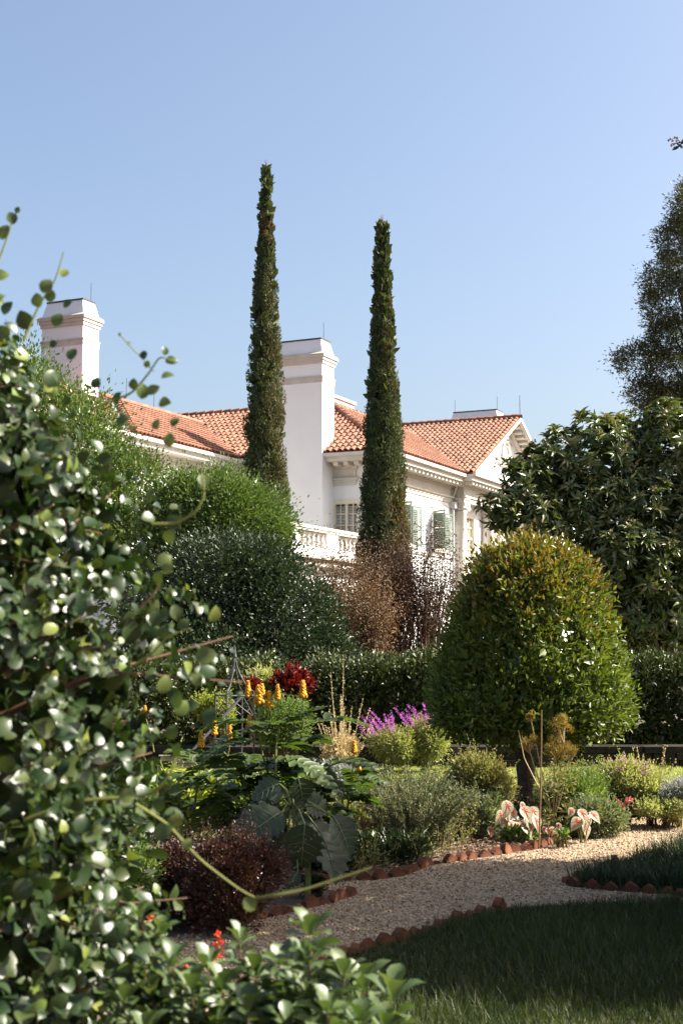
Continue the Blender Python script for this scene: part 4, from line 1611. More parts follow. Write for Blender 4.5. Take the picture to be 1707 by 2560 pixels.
candle_bush('large candle bush with a cluster of yellow flower spikes in front of the obelisk', (705, 2150), 9.4,
            [([(705, 2160, 0), (690, 2000, 0), (655, 1880, 0), (640, 1790, 0)], 7), ([(705, 2160, 0), (720, 1960, 0), (748, 1870, 0), (760, 1800, 0)], 6),
             ([(705, 2160, 0), (640, 2020, .1), (600, 1930, .1), (560, 1880, .1)], 8), ([(705, 2160, 0), (660, 2080, -.1), (610, 2010, -.1), (560, 1980, -.1)], 7), ([(705, 2160, 0), (740, 2060, .1), (800, 1960, .1), (830, 1900, .1)], 6), ([(705, 2160, 0), (690, 1950, -.2), (690, 1870, -.2), (700, 1800, -.2)], 6)],
            [(620, 1722, 40, 19, (640, 1800)), (648, 1736, 46, 27, (645, 1800)), (673, 1748, 40, 19, (662, 1820)), (694, 1729, 36, 17, (690, 1810)), (757, 1722, 40, 22, (755, 1800)), (623, 1803, 30, 16, (640, 1860)), (655, 1724, 28, 16, (650, 1790))], .3)
candle_bush('candle bush with small yellow spikes standing left of the obelisk, behind the vine', (480, 2090), 10.2,
            [([(480, 2090, 0), (490, 1990, 0), (505, 1900, 0)], 4), ([(480, 2090, 0), (430, 1980, 0), (400, 1900, 0)], 4), ([(480, 2090, 0), (540, 1960, 0), (565, 1890, 0)], 4)],
            [(503, 1847, 40, 17, (507, 1920)), (536, 1815, 40, 18, (520, 1900)), (574, 1831, 40, 16, (565, 1900)), (363, 1777, 26, 14, (385, 1880)), (327, 1834, 30, 16, (370, 1910))], 1.1, .36)
candle_bush('slender candle bush with two fading yellow spikes beside the rosemary', (858, 2120), 9.9,
            [([(858, 2120, 0), (870, 2010, 0), (884, 1900, 0)], 6), ([(858, 2120, 0), (850, 2030, 0), (865, 1960, 0)], 4)],
            [(885, 1866, 30, 16, (883, 1920)), (897, 1914, 24, 14, (878, 1960))], 2.0, .30)

# ---- plant with large lobed leaves
def lobed():
    V, fs = [], []
    n = 25
    for i in range(n):
        t_ = i / (n - 1)
        w = max(.52 * math.sin(math.pi * t_ ** .75) ** .8, .012)
        we = w * (1.13 if i % 4 == 2 else .84 if i % 4 == 0 else 1.0)
        z0 = -.22 * t_ ** 2
        for c_, ww, yy in ((-1, we, .05 if i % 4 == 2 else 0), (-.5, w, .012), (0, 0, 0), (.5, w, .012), (1, we, .05 if i % 4 == 2 else 0)):
            V.append((c_ * ww, t_ + yy, z0 + abs(c_) * w * .16 + (.012 * math.sin(i * 1.57) * w * abs(c_))))
    for i in range(n - 1):
        for k in range(4):
            a_ = i * 5 + k
            fs.append((a_, a_ + 1, a_ + 6, a_ + 5))
    return np.array(V), fs


T_LOBE = lobed()
BL = 8.5
b = P(770, 2240, BL)
base = np.array([b[0], BL, 0])
t = thing('large_leaved_plant', 'plant with large lobed grey green leaves drooping over the gravel beside the purple shrub', 'plant', base)
mb = MB()
hub = P(730, 2020, BL) - base
mb.tube([(0, 0, -.02), hub * .5 + np.array([.05, 0, 0]), hub], [.022, .018, .012], 6)
leaves = [((745, 1945), (765, 2020), -.05, 0), ((690, 2070), (590, 2110), -.1, -.1), ((700, 2090), (640, 2150), 0, -.1),  # tip direction given by start and end in the picture, own depth offsets
    ((735, 2010), (760, 2060), -.15, -.05), ((762, 2060), (750, 2185), -.25, -.2), ((832, 2040), (893, 2140), -.1, -.15),
    ((700, 1960), (620, 1990), .05, .05), ((705, 2030), (600, 2090), -.1, -.25), ((700, 2050), (560, 2060), 0, .1), ((740, 2050), (850, 2160), .1, 0),
    ((760, 2000), (830, 2030), .15, .2), ((720, 2080), (690, 2200), -.1, -.2), ((745, 2180), (715, 2220), -.2, -.25),
    ((690, 2010), (640, 1960), .1, .25), ((800, 2080), (860, 2200), .1, -.1)]
for (s, e, d0, d1) in leaves:
    p0 = P(*s, BL + d0) - base
    p1 = P(*e, BL + d1) - base
    L = np.linalg.norm(p1 - p0) * .95
    ax = nz((p1 - p0)[None])[0]
    nrm = nz(np.array([.35 + rng.normal() * .25, -.75, .65 + rng.normal() * .2])[None])[0]
    c_ = Cloud()
    c_.add(T_LOBE, p0[None], ax[None], nrm[None], L, L * .85)
    lf = c_.build('leaf', LM['biglobe'], t, True)
    side = nz(np.cross(ax, nrm)[None])[0]
    up = np.cross(side, ax)
    vn = MB()
    f_ = lambda y: p0 + ax * y * L - up * .22 * y * y * L + up * .004
    vn.tube([f_(y) for y in (0, .3, .6, .95)], [.005, .004, .003, .001], 4)
    for y in (.2, .38, .56, .74):
        for s_ in (-1, 1):
            w = .30 * math.sin(math.pi * y ** .8) * L
            vn.tube([f_(y), f_(y + .1) + side * s_ * w + up * .18 * w], [.0016, .0008], 4)
    vn.build('vein', LM['vein'], lf)
    mb.tube([hub, (hub + p0) / 2 + np.array([0, 0, .04]), p0], [.008, .007, .005], 5)
mb.build('stem', M['greenstem'], t)

# ---- shrubs of the near and middle bed
shrub('barberry_shrub', 'dark purple leaved barberry shrub at the edge of the gravel path', 'shrub', 548, 2205, 172, 128, 7.7, LM['purple'], 1100, 16, .05, .024, .013, core=1400, lobes=7, up=.5)
shrub('catmint', 'grey green catmint between the vine and the purple shrub', 'plant', 330, 2160, 85, 95, 7.6, LM['green'], 260, 16, .05, .03, .013, T_DIA, core=150)
t, cen, out, bs = shrub('rosemary', 'tall grey green rosemary bush of upright needle stems beside the path', 'shrub', 1035, 2070, 20, 20, 10.5, LM['grey'], 6, 4, .02, .02, .004, core=0)
cl = Cloud()
mb = MB()
for i in range(210):
    a_ = rng.uniform(0, 6.28)
    rr = math.sqrt(rng.uniform())
    tip = P(1035 + 165 * rr * math.cos(a_), 2040 - 128 * (1 - rr ** 2 * .6) * rng.uniform(.5, 1.08) + rng.normal() * 14, 10.5 + .45 * math.sin(a_) * rr) - bs
    b0 = np.array([tip[0] * .35 + rng.normal() * .05, tip[1] * .4 + rng.normal() * .05, 0])
    k = np.linspace(0, 1, 5)[:, None]
    pts = b0 * (1 - k) + tip * k
    pts[:, :2] = b0[:2] + (tip[:2] - b0[:2]) * k ** 1.6
    mb.tube(pts, np.linspace(.005, .002, 5), 4)
    n = 105
    kk = rng.uniform(.18, 1.0, (n, 1)) ** .85
    p = b0 + (tip - b0) * kk
    p[:, :2] = b0[:2] + (tip[:2] - b0[:2]) * kk ** 1.6
    d = nz((tip - b0)[None])[0]
    o = nz(rdir(n) + d * .9)
    cl.add(T_DIA, p, o, rdir(n), rng.uniform(.02, .042, n), .005)
cl.build('needles', LM['grey'], t)
mb.build('branches', M['twig'], t)

t, cen, out, bs = shrub('dry_perennial', 'tan dried perennial stalks under the rosemary', 'plant', 945, 2105, 90, 55, 10.6, LM['dry'], 260, 16, .05, .035, .010, T_DIA, core=60, stem=M['drystem'])
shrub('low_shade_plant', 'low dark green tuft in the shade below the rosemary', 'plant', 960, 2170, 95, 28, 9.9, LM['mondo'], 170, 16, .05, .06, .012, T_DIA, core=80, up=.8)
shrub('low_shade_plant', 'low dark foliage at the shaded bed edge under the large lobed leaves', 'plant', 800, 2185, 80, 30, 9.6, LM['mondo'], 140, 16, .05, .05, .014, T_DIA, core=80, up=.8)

t, cen, out, bs = shrub('dried_flower_stalks', 'pale dried flower stalks standing before the dark hedge, left of the purple salvia', 'plant', 852, 1880, 46, 42, 14.5, LM['straw'], 160, 14, .045, .035, .012, T_DIA, core=60, stem=M['drystem'])
cl = Cloud()
mb = MB()
for i in range(38):
    u1 = 852 + rng.normal() * 34
    tip = P(u1, 1815 + rng.normal() * 45 + abs(u1 - 852) * .6 - (60 if i < 4 else 0) - 20, 14.5 + rng.normal() * .1) - bs
    b0 = np.array([tip[0] * .3, tip[1] * .3, .05])
    mb.tube([b0, b0 * .4 + tip * .6, tip], [.004, .003, .0015], 4)
    cl = Cloud()
    spike_cloud(cl, b0 * .45 + tip * .55, tip, .009, .003, 34, .02, .009)
    cl.build('seed_head', LM['straw'], t)
mb.build('dry_stem', M['drystem'], t)

# purple salvia: two mounds with arching spikes
for (u, v_, ru, rv, yy, lab, nsp, lean) in ((970, 1858, 55, 42, 14.6, 'purple flowered salvia leaning left in front of the dark hedge', 22, -1.0),
                                            (1062, 1842, 56, 50, 14.7, 'taller purple flowered salvia growing at the left edge of the ball topiary', 20, -.6)):
    t, cen, out, bs = shrub('salvia', lab, 'flowering plant', u, v_, ru, rv, yy, LM['sage'], 300, 18, .06, .045, .010, T_DIA, core=160, up=.1, group='purple salvias', stem=M['greenstem'])
    top = P(u, v_, yy) - bs
    k = yy / F
    for i in range(nsp):
        x0 = top[0] + rng.uniform(-.8, .5) * ru * k
        z0 = top[2] + rv * k * rng.uniform(.35, .8) * (1 - .35 * abs(x0 - top[0]) / (ru * k))
        p0 = np.array([x0, rng.normal() * .08, z0])
        L = rng.uniform(.15, .27)
        p1 = p0 + np.array([lean * rng.uniform(.15, .65), rng.normal() * .15, 1.0]) / 1.15 * L + (np.array([-.06, 0, -.02]) if x0 < top[0] else 0)
        c_ = Cloud()
        spike_cloud(c_, p0, p1, .013, .006, 70, .016, .010)
        c_.build('flower_spike', LM['violet'], t)

shrub('olive_green_shrub', 'olive green shrub with browning tips left of the topiary trunk', 'shrub', 1182, 1945, 80, 80, 11.35, LM['olive'], 680, 18, .055, .032, .014, core=300, up=.5)
shrub('wormwood', 'feathery grey green wormwood below the olive shrub', 'plant', 1185, 2040, 62, 55, 11.1, LM['grey'], 330, 18, .05, .04, .009, core=200)
shrub('marigold_bush', 'bushy green plant right of the topiary trunk, behind the caladiums', 'plant', 1422, 1995, 78, 78, 11.55, LM['green'], 620, 18, .055, .034, .012, core=320, up=.5)
shrub('artemisia', 'feathery blue green artemisia spilling over the corner of the path', 'plant', 1487, 2050, 56, 52, 11.15, LM['grey'], 420, 18, .05, .036, .010, core=220)
t, cen, out, bs = shrub('aster_bush', 'loose green bush with tiny purple flowers at the front of the lawn on the right', 'flowering plant', 1560, 1948, 85, 58, 11.9, LM['sage'], 620, 16, .06, .034, .013, core=260, up=.5, stem=M['greenstem'])
c_ = Cloud()
sel = cen[cen[:, 2] > np.percentile(cen[:, 2], 72)]
for p in sel[:70]:
    c_.add(T_DIA, p + rng.normal(size=(7, 3)) * .022 + np.array([0, 0, .05]), rdir(7), rdir(7), .016, .012)
c_.build('bloom', LM['violet'], t)['kind'] = 'stuff'
mb = MB()
for i in range(7):
    p0 = P(1600 + i * 10, 1950, 11.9) - bs
    p1 = P(1590 + i * 16 + rng.normal() * 6, 1862 + rng.uniform(0, 40), 11.9 + rng.normal() * .1) - bs
    mb.tube([p0, p0 * .5 + p1 * .5 + np.array([.01, 0, 0]), p1], [.004, .003, .002], 4)
    for k in range(7):
        pp = p0 + (p1 - p0) * (.4 + .1 * k)
        mb.blob(pp + rng.normal(size=3) * .006, (.008, .008, .01))
mb.build('seed_stalk', M['drystem'], t)

# fennel gone to seed
t = thing('fennel', 'tall fennel with golden seed heads in front of the topiary trunk', 'plant', (P(1385, 2060, 11.2)[0], 11.2, 0))
bs = np.array(t.location)
mb = MB()
for (u, v_, ru, rv) in ((1408, 1815, 38, 42), (1385, 1870, 42, 36), (1322, 1858, 26, 24), (1326, 1790, 17, 13), (1420, 1880, 26, 22)):
    c = P(u, v_, 11.2) - bs
    k = 11.2 / F
    c_ = Cloud()
    n = 2200 if ru > 30 else 1000
    sub = rdir(15) * (rng.uniform(.3, 1.1, (15, 1)))
    sub[0] = 0
    si = rng.integers(0, 15, n)
    d = sub[si] * .85 + rdir(n) * rng.uniform(.05, .42, (n, 1)) * rng.uniform(.6, 1.2, 15)[si][:, None]
    p = c + d * np.array([ru, ru * .8, rv]) * k
    c_.add(T_DIA, p, nz(d + np.array([0, 0, .6]) + rng.normal(size=d.shape) * .4), rdir(n), rng.uniform(.008, .018, n), .006)
    f_ = c_.build('seed_head', LM['gold'], t)
    mb.tube([(rng.normal() * .05, 0, 0), np.array([c[0] * .5, 0, c[2] * .5]), c - np.array([0, 0, rv * k * .7])], [.007, .006, .004], 5)
    sm = MB()
    for i in range(16):
        sm.tube([c - np.array([0, 0, rv * k]), p[i * 7]], [.003, .0012], 4)
    sm.build('spokes', M['drystem'], f_)
mb.build('stem', M['drystem'], t)
c_ = Cloud()
for i in range(40):
    p = np.array([rng.normal() * .09 + .03, rng.normal() * .1, rng.uniform(.1, .65)])
    d = rdir(22)
    c_.add(T_DIA, p + d * .04, d, rdir(22), .05, .006)
c_.build('foliage', LM['olive'], t)
g0 = P(1346, 2118, 10.5)
t = thing('plant_stake', 'thin brown upright stake at the tip of the mulch bed', 'stake', (g0[0], 10.5, 0))
mb = MB()
pt = P(1353, 1775, 10.5) - np.array([g0[0], 10.5, 0])
mb.tube([(0, 0, -.02), pt * .5 + np.array([.006, 0, 0]), pt], [.0085, .007, .005], 6)
mb.build('cane', flatmat('cane', (.27, .15, .075), .7, .3, .4, 20), t)
mb = MB()
mb.tube([pt * .42, pt * .62 + np.array([-.12, .05, .03]), pt * .85 + np.array([-.17, .05, .0])], [.005, .004, .002], 5)
mb.build('side_twig', M['drystem'], t)

# caladiums
HT = strip_template([-.28, -.12, .08, .3, .55, .8, 1], [.16, .42, .52, .48, .34, .15, .01], [-.05, 0, .02, .02, 0, -.05, -.12], .15)


def caladium(label, spots, Y):
    b = np.mean([s[0] for s in spots])
    bs = np.array([P(b, 2080, Y)[0], Y, 0])
    t = thing('caladium', label, 'caladium', bs, 0, 'white caladiums in the mulch bed')
    mb = MB()
    for (u, v_, px, ang) in spots:
        c = P(u, v_, Y + rng.normal() * .05) - bs
        L = .98 * px * Y / F * rng.uniform(.75, 1.15)
        ax = np.array([math.sin(ang), -.35, -math.cos(ang)])
        ax /= np.linalg.norm(ax)
        nrm = nz(np.array([rng.normal() * .25 + .25, -.9, .45])[None])[0]
        c_ = Cloud()
        c_.add(HT, c[None], ax[None], nrm[None], L, L * .85)
        lf = c_.build('leaf', LM['caladium'], t, True)
        sd = nz(np.cross(ax, nrm)[None])[0]
        up = np.cross(sd, ax)
        vn = MB()
        vn.tube([c + up * .004, c + ax * L * .5 + up * .006, c + ax * L * .85], [.004, .003, .001], 4)
        for s_ in (-1, 1):
            for y, w in ((.35, .34), (.05, .40), (-.22, .26)):
                vn.tube([c + up * .004, c + ax * L * y + sd * s_ * w * L * .8 + up * .008], [.003, .001], 4)
        vn.build('vein', LM['redvein'], lf)
        mb.tube([(rng.normal() * .02, .02, 0), c * np.array([.6, .6, .6]), c + up * -.004], [.004, .0035, .003], 5)
    mb.build('stalk', M['yellowstem'], t)


caladium('tall white caladium with red veins left of the small plant marker', [(1268, 2012, 34, -.3), (1263, 2030, 30, .3), (1264, 2048, 30, -.7), (1275, 2056, 26, .2), (1290, 2062, 26, .1), (1252, 2035, 32, -.5), (1280, 2028, 30, .4)], 10.85)
caladium('white caladium with folded pale leaves beside the thin stake', [(1310, 2025, 34, .5), (1322, 2045, 42, .15), (1312, 2064, 34, .5), (1338, 2048, 34, .2), (1305, 2010, 26, -.2), (1330, 2025, 30, .6)], 10.8)
caladium('small white caladium seedlings in a low row behind the edging tiles', [(1360, 2070, 20, 0), (1368, 2075, 18, .3), (1381, 2072, 22, -.2), (1225, 2072, 26, .1), (1395, 2062, 18, 0)], 10.8)
caladium('white and red caladium overhanging the edging tiles near the path corner', [(1452, 2030, 36, .5), (1466, 2045, 34, -.3), (1462, 2066, 34, .1), (1480, 2035, 30, .7), (1428, 2025, 26, -.4), (1444, 2052, 30, -.7)], 10.75)
for (u, v_, lab) in ((1287, 2046, 'small dark topped plant marker among the caladium leaves'), (1250, 2072, 'small plant marker at the left edge of the caladiums')):
    p = P(u, v_, 11.05)
    t = thing('plant_marker', lab, 'plant marker', (p[0], 11.05, 0))
    mb = MB()
    mb.tube([(0, 0, -.02), (0, 0, p[2])], .005, 5)
    mb.build('stake', M['lead'], t)
    mb = MB()
    mb.obox((0, -.005, p[2]), (.032, 0, 0), (0, -.022, -.012), (0, -.002, .004))
    mb.build('plate', flatmat('pale plate', (.6, .6, .57), .5, .4, .1, 10), t)
shrub('hosta', 'low striped green rosette at the foot of the caladiums', 'plant', 1292, 2092, 34, 10, 10.85, LM['green'], 40, 6, .03, .06, .022, T_STRAP, core=20)
shrub('seedling', 'small green seedling on the mulch beside the sunlit edging tiles', 'plant', 1405, 2092, 14, 12, 10.55, LM['green'], 10, 4, .012, .05, .03, T_OBOV, core=0, lobes=0)

# right-hand border
shrub('dusty_miller', 'silver white dusty miller at the right edge of the lawn', 'plant', 1692, 1990, 44, 38, 11.7, LM['silver'], 260, 14, .035, .03, .011, core=120)
shrub('ground_cover', 'low pale green ground cover with pink flowers behind the tile row on the right', 'plant', 1660, 2022, 75, 20, 11.6, LM['sage'], 420, 12, .04, .026, .014, core=120)
shrub('ground_cover', 'low leafy bedding behind the sawtooth tiles under the aster bush', 'plant', 1560, 2020, 50, 16, 11.8, LM['green'], 170, 12, .04, .028, .016, core=60)
shrub('leafy_sapling', 'thin leafy sapling in front of the dark kerb on the right', 'plant', 1630, 1990, 28, 32, 11.75, LM['sage'], 40, 8, .04, .045, .026, T_OVAL, core=0, lobes=1)
for (u, v_, lab) in ((1540, 2012, 'pink begonia flower head, leftmost in the tile edged bed'), (1553, 2016, 'pink begonia flower head beside the leftmost one'),
                     (1568, 2000, 'tallest coral pink begonia above the sawtooth tiles'), (1618, 2032, 'tiny pink begonia among the tiles below the sapling'), (1698, 2034, 'pale pink begonia at the right picture edge')):
    p = P(u, v_, 11.55)
    t = thing('begonia', lab, 'flower', (p[0], 11.55, 0), 0, 'pink bedding flowers')
    c_ = Cloud()
    c_.add(T_OVAL, np.array([0, 0, p[2]]) + rng.normal(size=(26, 3)) * .018, nz(rdir(26) + np.array([0, -.4, .5])), rdir(26), .026, .022)
    c_.build('flower', LM['pink'], t)
    mb = MB()
    mb.tube([(0, 0, 0), (.004, 0, p[2])], .003, 4)
    mb.build('stem', M['greenstem'], t)

# behind: shrubs in the hedge gap and by the obelisk
shrub('croton', 'dark red leaved croton in the gap between the two hedges', 'shrub', 730, 1708, 36, 34, 15.7, LM['red'], 120, 10, .05, .075, .03, T_OVAL, core=120)
shrub('red_leaved_plant', 'small red leaved plant behind the obelisk top', 'plant', 630, 1716, 17, 16, 15.6, LM['red'], 34, 8, .04, .06, .022, T_OVAL, core=10, lobes=1)
shrub('variegated_shrub', 'pale yellow variegated shrub behind the left leg of the obelisk', 'shrub', 533, 1778, 42, 45, 15.3, LM['lime'], 300, 12, .05, .045, .02, core=160)
shrub('lantana', 'green leafy bush with fine leaves behind the candle flowers', 'plant', 712, 1800, 55, 75, 14.6, LM['green'], 420, 14, .06, .04, .014, core=220)
shrub('pale_leaved_plant', 'pale leaved plant glowing in the sun at the end of the left hedge', 'plant', 665, 1720, 50, 50, 15.9, LM['sage'], 200, 12, .06, .07, .025, core=120)
# low clipped box strips and yellow strap leaves
shrub('box_edging', 'low clipped box strip in the sun behind the large lobed leaves', 'shrub', 780, 1965, 85, 20, 11.8, LM['lime'], 380, 12, .04, .02, .012, core=200)
shrub('box_edging', 'low clipped box mound half hidden by the candle bush on the left', 'shrub', 460, 1955, 60, 26, 11.4, LM['lime'], 320, 12, .04, .02, .012, core=160)
shrub('boxwood_ball', 'small golden green boxwood ball beside the vine', 'shrub', 415, 1935, 26, 24, 11.8, LM['lime'], 200, 12, .03, .018, .011, core=100)
shrub('silver_leaved_plant', 'silvery leaved plant on the lawn edge right of the large candle bush', 'plant', 845, 1940, 42, 30, 11.6, LM['silver'], 110, 10, .05, .04, .018, core=40)
for (u, v_, Y, n, lab) in ((490, 2015, 11.0, 60, 'clump of yellow green ginger leaves glowing behind the purple shrub'), (565, 1985, 11.2, 44, 'clump of broad lime green leaves under the candle bush'),
                           (430, 2010, 11.1, 40, 'yellowing strap leaved clump beside the vine')):
    b = P(u, v_, Y)
    bs = np.array([b[0], Y, 0])
    t = thing('ginger_lily', lab, 'plant', bs, 0, 'strap leaved clumps behind the purple shrub')
    c_ = Cloud()
    a_ = rng.uniform(0, 6.28, n)
    ax = nz(np.stack([np.cos(a_) * .45, np.sin(a_) * .45, rng.uniform(.7, 1.2, n)], 1))
    pos = np.stack([np.cos(a_) * rng.uniform(.02, .18, n), np.sin(a_) * rng.uniform(.02, .14, n), rng.uniform(0, b[2] * .9, n)], 1)
    c_.add(T_STRAP, pos, ax, nz(np.stack([-np.cos(a_), -np.sin(a_), np.full(n, .7)], 1)), rng.uniform(.25, .46, n), rng.uniform(.04, .075, n))
    c_.build('foliage', LM['lime'], t, True)
shrub('fern_clump', 'mixed green weedy clump low behind the vine', 'plant', 330, 2010, 90, 60, 9.2, LM['green'], 300, 14, .06, .05, .018, core=150)
shrub('fern_clump', 'leafy green filler plant under the candle bush stems', 'plant', 640, 2010, 100, 70, 10.2, LM['green'], 520, 14, .06, .045, .018, core=260)
shrub('fern_clump', 'sunlit olive filler plant between the lobed leaves and the rosemary', 'plant', 850, 2060, 60, 70, 10.9, LM['olive'], 320, 14, .05, .04, .014, core=160)
shrub('rose_seedling', 'small dark rose with one red bloom in the tip of the near bed', 'plant', 785, 2215, 26, 22, 8.6, LM['mondo'], 60, 10, .03, .026, .014, core=10, lobes=1)
p = P(793, 2218, 8.5)
tq = MB()
for i in range(7):
    tq.blob(np.array([p[0], 8.5, p[2]]) + rng.normal(size=3) * .008, (.012, .012, .012))
tag(tq.build('rose_bloom', LM['red']), 'single dark red rose bloom over the shaded near bed', 'flower')

# tangle of thin stems and small leaves that fills the bed between the named plants
LM['tangle'] = leafmat('mixed bed leaf', [(.08, .11, .03), (.13, .16, .05), (.20, .20, .075), (.24, .19, .09), (.10, .14, .05), (.28, .24, .13)], .6, .3, .35, gain=1.4)
bedp = np.array([G(*p)[:2] for p in [(430, 2090), (700, 2175), (900, 2180), (1040, 2165), (1100, 2135), (1190, 2105), (1260, 2068), (1440, 2036), (1520, 2008), (1700, 2006), (1660, 1992), (1300, 1996), (1000, 1996), (700, 2000), (440, 1990)]])
q_ = scatter(bedp, 4200)
cl = Cloud()
mb = MB()
for (x, y) in q_:
    if 1.36 < x * 12.0 / y < 1.72 and rng.uniform() < .85:
        continue
    h = rng.uniform(.08, .42) ** 1.1 * (1.0 if y > 10.4 else .6)
    tip = np.array([x + rng.normal() * .10, y + rng.normal() * .08, h])
    b0 = np.array([x, y, 0])
    mb.tube([b0, (b0 + tip) / 2 + rng.normal(size=3) * .015, tip], [.003, .0025, .001], 3, False)
    n = 26
    kk = rng.uniform(.2, 1.02, (n, 1))
    p = b0 + (tip - b0) * kk + rng.normal(size=(n, 3)) * .022
    cl.add(T_DIA, p, nz(rdir(n) + np.array([0, 0, .5])), rdir(n), rng.uniform(.016, .042, n), rng.uniform(.007, .014))
tz = cl.build('tangled_perennials', LM['tangle'])
tag(tz, 'tangle of small mixed perennials filling the flower bed', 'ground cover', kind='stuff')
tz2 = mb.build('perennial_stems', M['drystem'])
tag(tz2, 'thin dry stems tangled through the flower bed', 'ground cover', kind='stuff')
# a few leaves and cones fallen on the path
LM['litter'] = leafmat('fallen leaf', [(.20, .11, .05), (.10, .06, .035), (.28, .18, .08), (.12, .12, .04)], .7, .3, 0)
q_ = scatter(PATH, 420)
cl = Cloud()
cl.add(T_OVAL, np.concatenate([q_, np.full((len(q_), 1), .014)], 1), nz(np.concatenate([rng.normal(size=(len(q_), 2)), rng.normal(size=(len(q_), 1)) * .2], 1)), nz(np.array([0, 0, 1]) + rng.normal(size=(len(q_), 3)) * .4), rng.uniform(.015, .045, len(q_)), .016)
tag(cl.build('fallen_leaves', LM['litter']), 'dry fallen leaves scattered on the gravel path', 'leaf litter', kind='stuff')

# ================================================================== GRASS
def blades(name, label, poly, n, h0, h1, w, mat, z0=0.0, lean=.35, cat='grass', dens=None):
    q_ = scatter(poly, n)
    if dens is not None:
        q_ = q_[rng.uniform(size=len(q_)) < dens(q_)]
    n = len(q_)
    pos = np.concatenate([q_, np.full((n, 1), z0)], 1)
    ax = nz(np.concatenate([rng.normal(size=(n, 2)) * lean, np.ones((n, 1))], 1))
    a_ = rng.uniform(0, 6.28, n)
    nr = np.stack([np.cos(a_), np.sin(a_), np.full(n, .2)], 1)
    patch = .75 + .35 * np.sin(q_[:, 0] * 3.1 + 1) * np.cos(q_[:, 1] * 2.3)
    cl = Cloud()
    cl.add(T_BLADE, pos, ax, nr, rng.uniform(h0, h1, n) * patch, w * rng.uniform(.7, 1.3, n))
    return tag(cl.build(name, mat), label, cat, kind='stuff')


NEAR = np.array([G(*p)[:2] for p in [(700, 2475), (820, 2420), (899, 2385), (1019, 2355), (1134, 2317), (1270, 2276), (1420, 2264), (1600, 2262), (1850, 2266), (2100, 2272), (2400, 2276)]] + [(4.0, 4.3), (-.35, 4.3), (-.7, 5.2)])
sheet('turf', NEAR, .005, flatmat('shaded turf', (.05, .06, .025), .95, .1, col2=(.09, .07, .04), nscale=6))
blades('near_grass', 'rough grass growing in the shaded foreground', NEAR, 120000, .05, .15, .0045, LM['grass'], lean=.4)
LM['wild'] = leafmat('pale grass stalk', [(.10, .12, .045), (.16, .16, .07), (.22, .19, .10), (.08, .11, .035)], .6, .3, .3)
blades('grass_stalks', 'paler taller grass stalks standing among the shaded foreground grass', NEAR, 2600, .07, .17, .005, LM['wild'], lean=.5)
MOUND = np.array([G(*p)[:2] for p in [(1420, 2214), (1500, 2222), (1650, 2231), (1800, 2242), (2300, 2250), (2250, 2105), (1960, 2110), (1720, 2122), (1600, 2145), (1500, 2188)]])
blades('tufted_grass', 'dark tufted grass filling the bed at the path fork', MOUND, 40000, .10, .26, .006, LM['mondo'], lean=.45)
LAWNP = np.array([(-6, LAWN_F + .02), (6.5, LAWN_F + .02), (6.5, LAWN_B), (-6, LAWN_B)])
blades('lawn_grass', 'short sunlit grass of the lawn strip before the hedges', LAWNP, 70000, .02, .05, .005, LM['lawn'], LZ, .5)

# ================================================================== FOREGROUND
VR = np.array([(.0, .55), (.3, .68), (.8, .70), (1.2, .66), (1.45, .66), (1.65, .66), (1.85, .55), (2.0, .47), (2.12, .38), (2.22, .26), (2.30, .14), (2.38, .03)])
VC = np.array([-1.05, 3.0])
vt = thing('climbing_vine_shrub', 'dense glossy round leaved vine shrub filling the left foreground', 'shrub', (VC[0], VC[1], 0))


def vine_r(z, th):
    r = np.interp(z, VR[:, 0], VR[:, 1])
    return r * (1 + .10 * np.sin(3 * th + z * 4) + .09 * np.sin(5 * th - z * 7) + .05 * np.sin(11 * th + z * 13))


ns = 2300
z = rng.uniform(.35, 2.32, ns)
th = rng.uniform(0, 2 * math.pi, ns)
rr = vine_r(z, th) * rng.uniform(.62, .99, ns)
st = np.stack([rr * np.cos(th), rr * np.sin(th), z], 1)
out = np.stack([np.cos(th), np.sin(th), np.full(ns, .15)], 1)
sd_ = nz(out + rng.normal(size=(ns, 3)) * .7 + np.array([0, 0, .15]))
per = 7
sl_ = rng.uniform(.07, .16, ns)
k = (np.arange(per) + .5) / per
pos = st[:, None] + sd_[:, None] * (sl_[:, None] * k[None])[..., None] - np.array([0, 0, 1]) * (sl_[:, None] * k[None] ** 2 * .25)[..., None]
s1 = nz(np.cross(sd_, rdir(ns)))
alt = np.where(np.arange(per) % 2 == 0, 1.0, -1.0)
ax = nz(s1[:, None] * alt[None, :, None] + sd_[:, None] * .5 + rng.normal(size=(ns, per, 3)) * .35)
nr = nz(out[:, None] * .8 + np.array([.25, 0, .55]) + rng.normal(size=(ns, per, 3)) * .5)
sz = rng.uniform(.45, 1.35, ns * per) * np.tile(np.linspace(1.1, .75, per), ns)
cl = Cloud()
tint = np.where(rng.uniform(size=ns * per) < .06, 1.0, 0.0)
cl.add(T_ROUND, pos.reshape(-1, 3), ax.reshape(-1, 3), nr.reshape(-1, 3), .036 * sz, .030 * sz, tint)
n2 = 7000
z = rng.uniform(.2, 2.2, n2)
th = rng.uniform(0, 2 * math.pi, n2)
rr = vine_r(z, th) * rng.uniform(.15, .78, n2) ** .8
cl.add(T_ROUND, np.stack([rr * np.cos(th), rr * np.sin(th), z], 1), rdir(n2), rdir(n2), .06, .05)
cl.build('foliage', LM['vine'], vt, True)
mb = MB()
for i in rng.choice(ns, 330, replace=False):
    a_ = st[i] * np.array([.25, .25, .9])
    mb.tube([a_, st[i] * np.array([.75, .75, 1]), st[i] + sd_[i] * sl_[i]], [.006, .004, .002], 5)
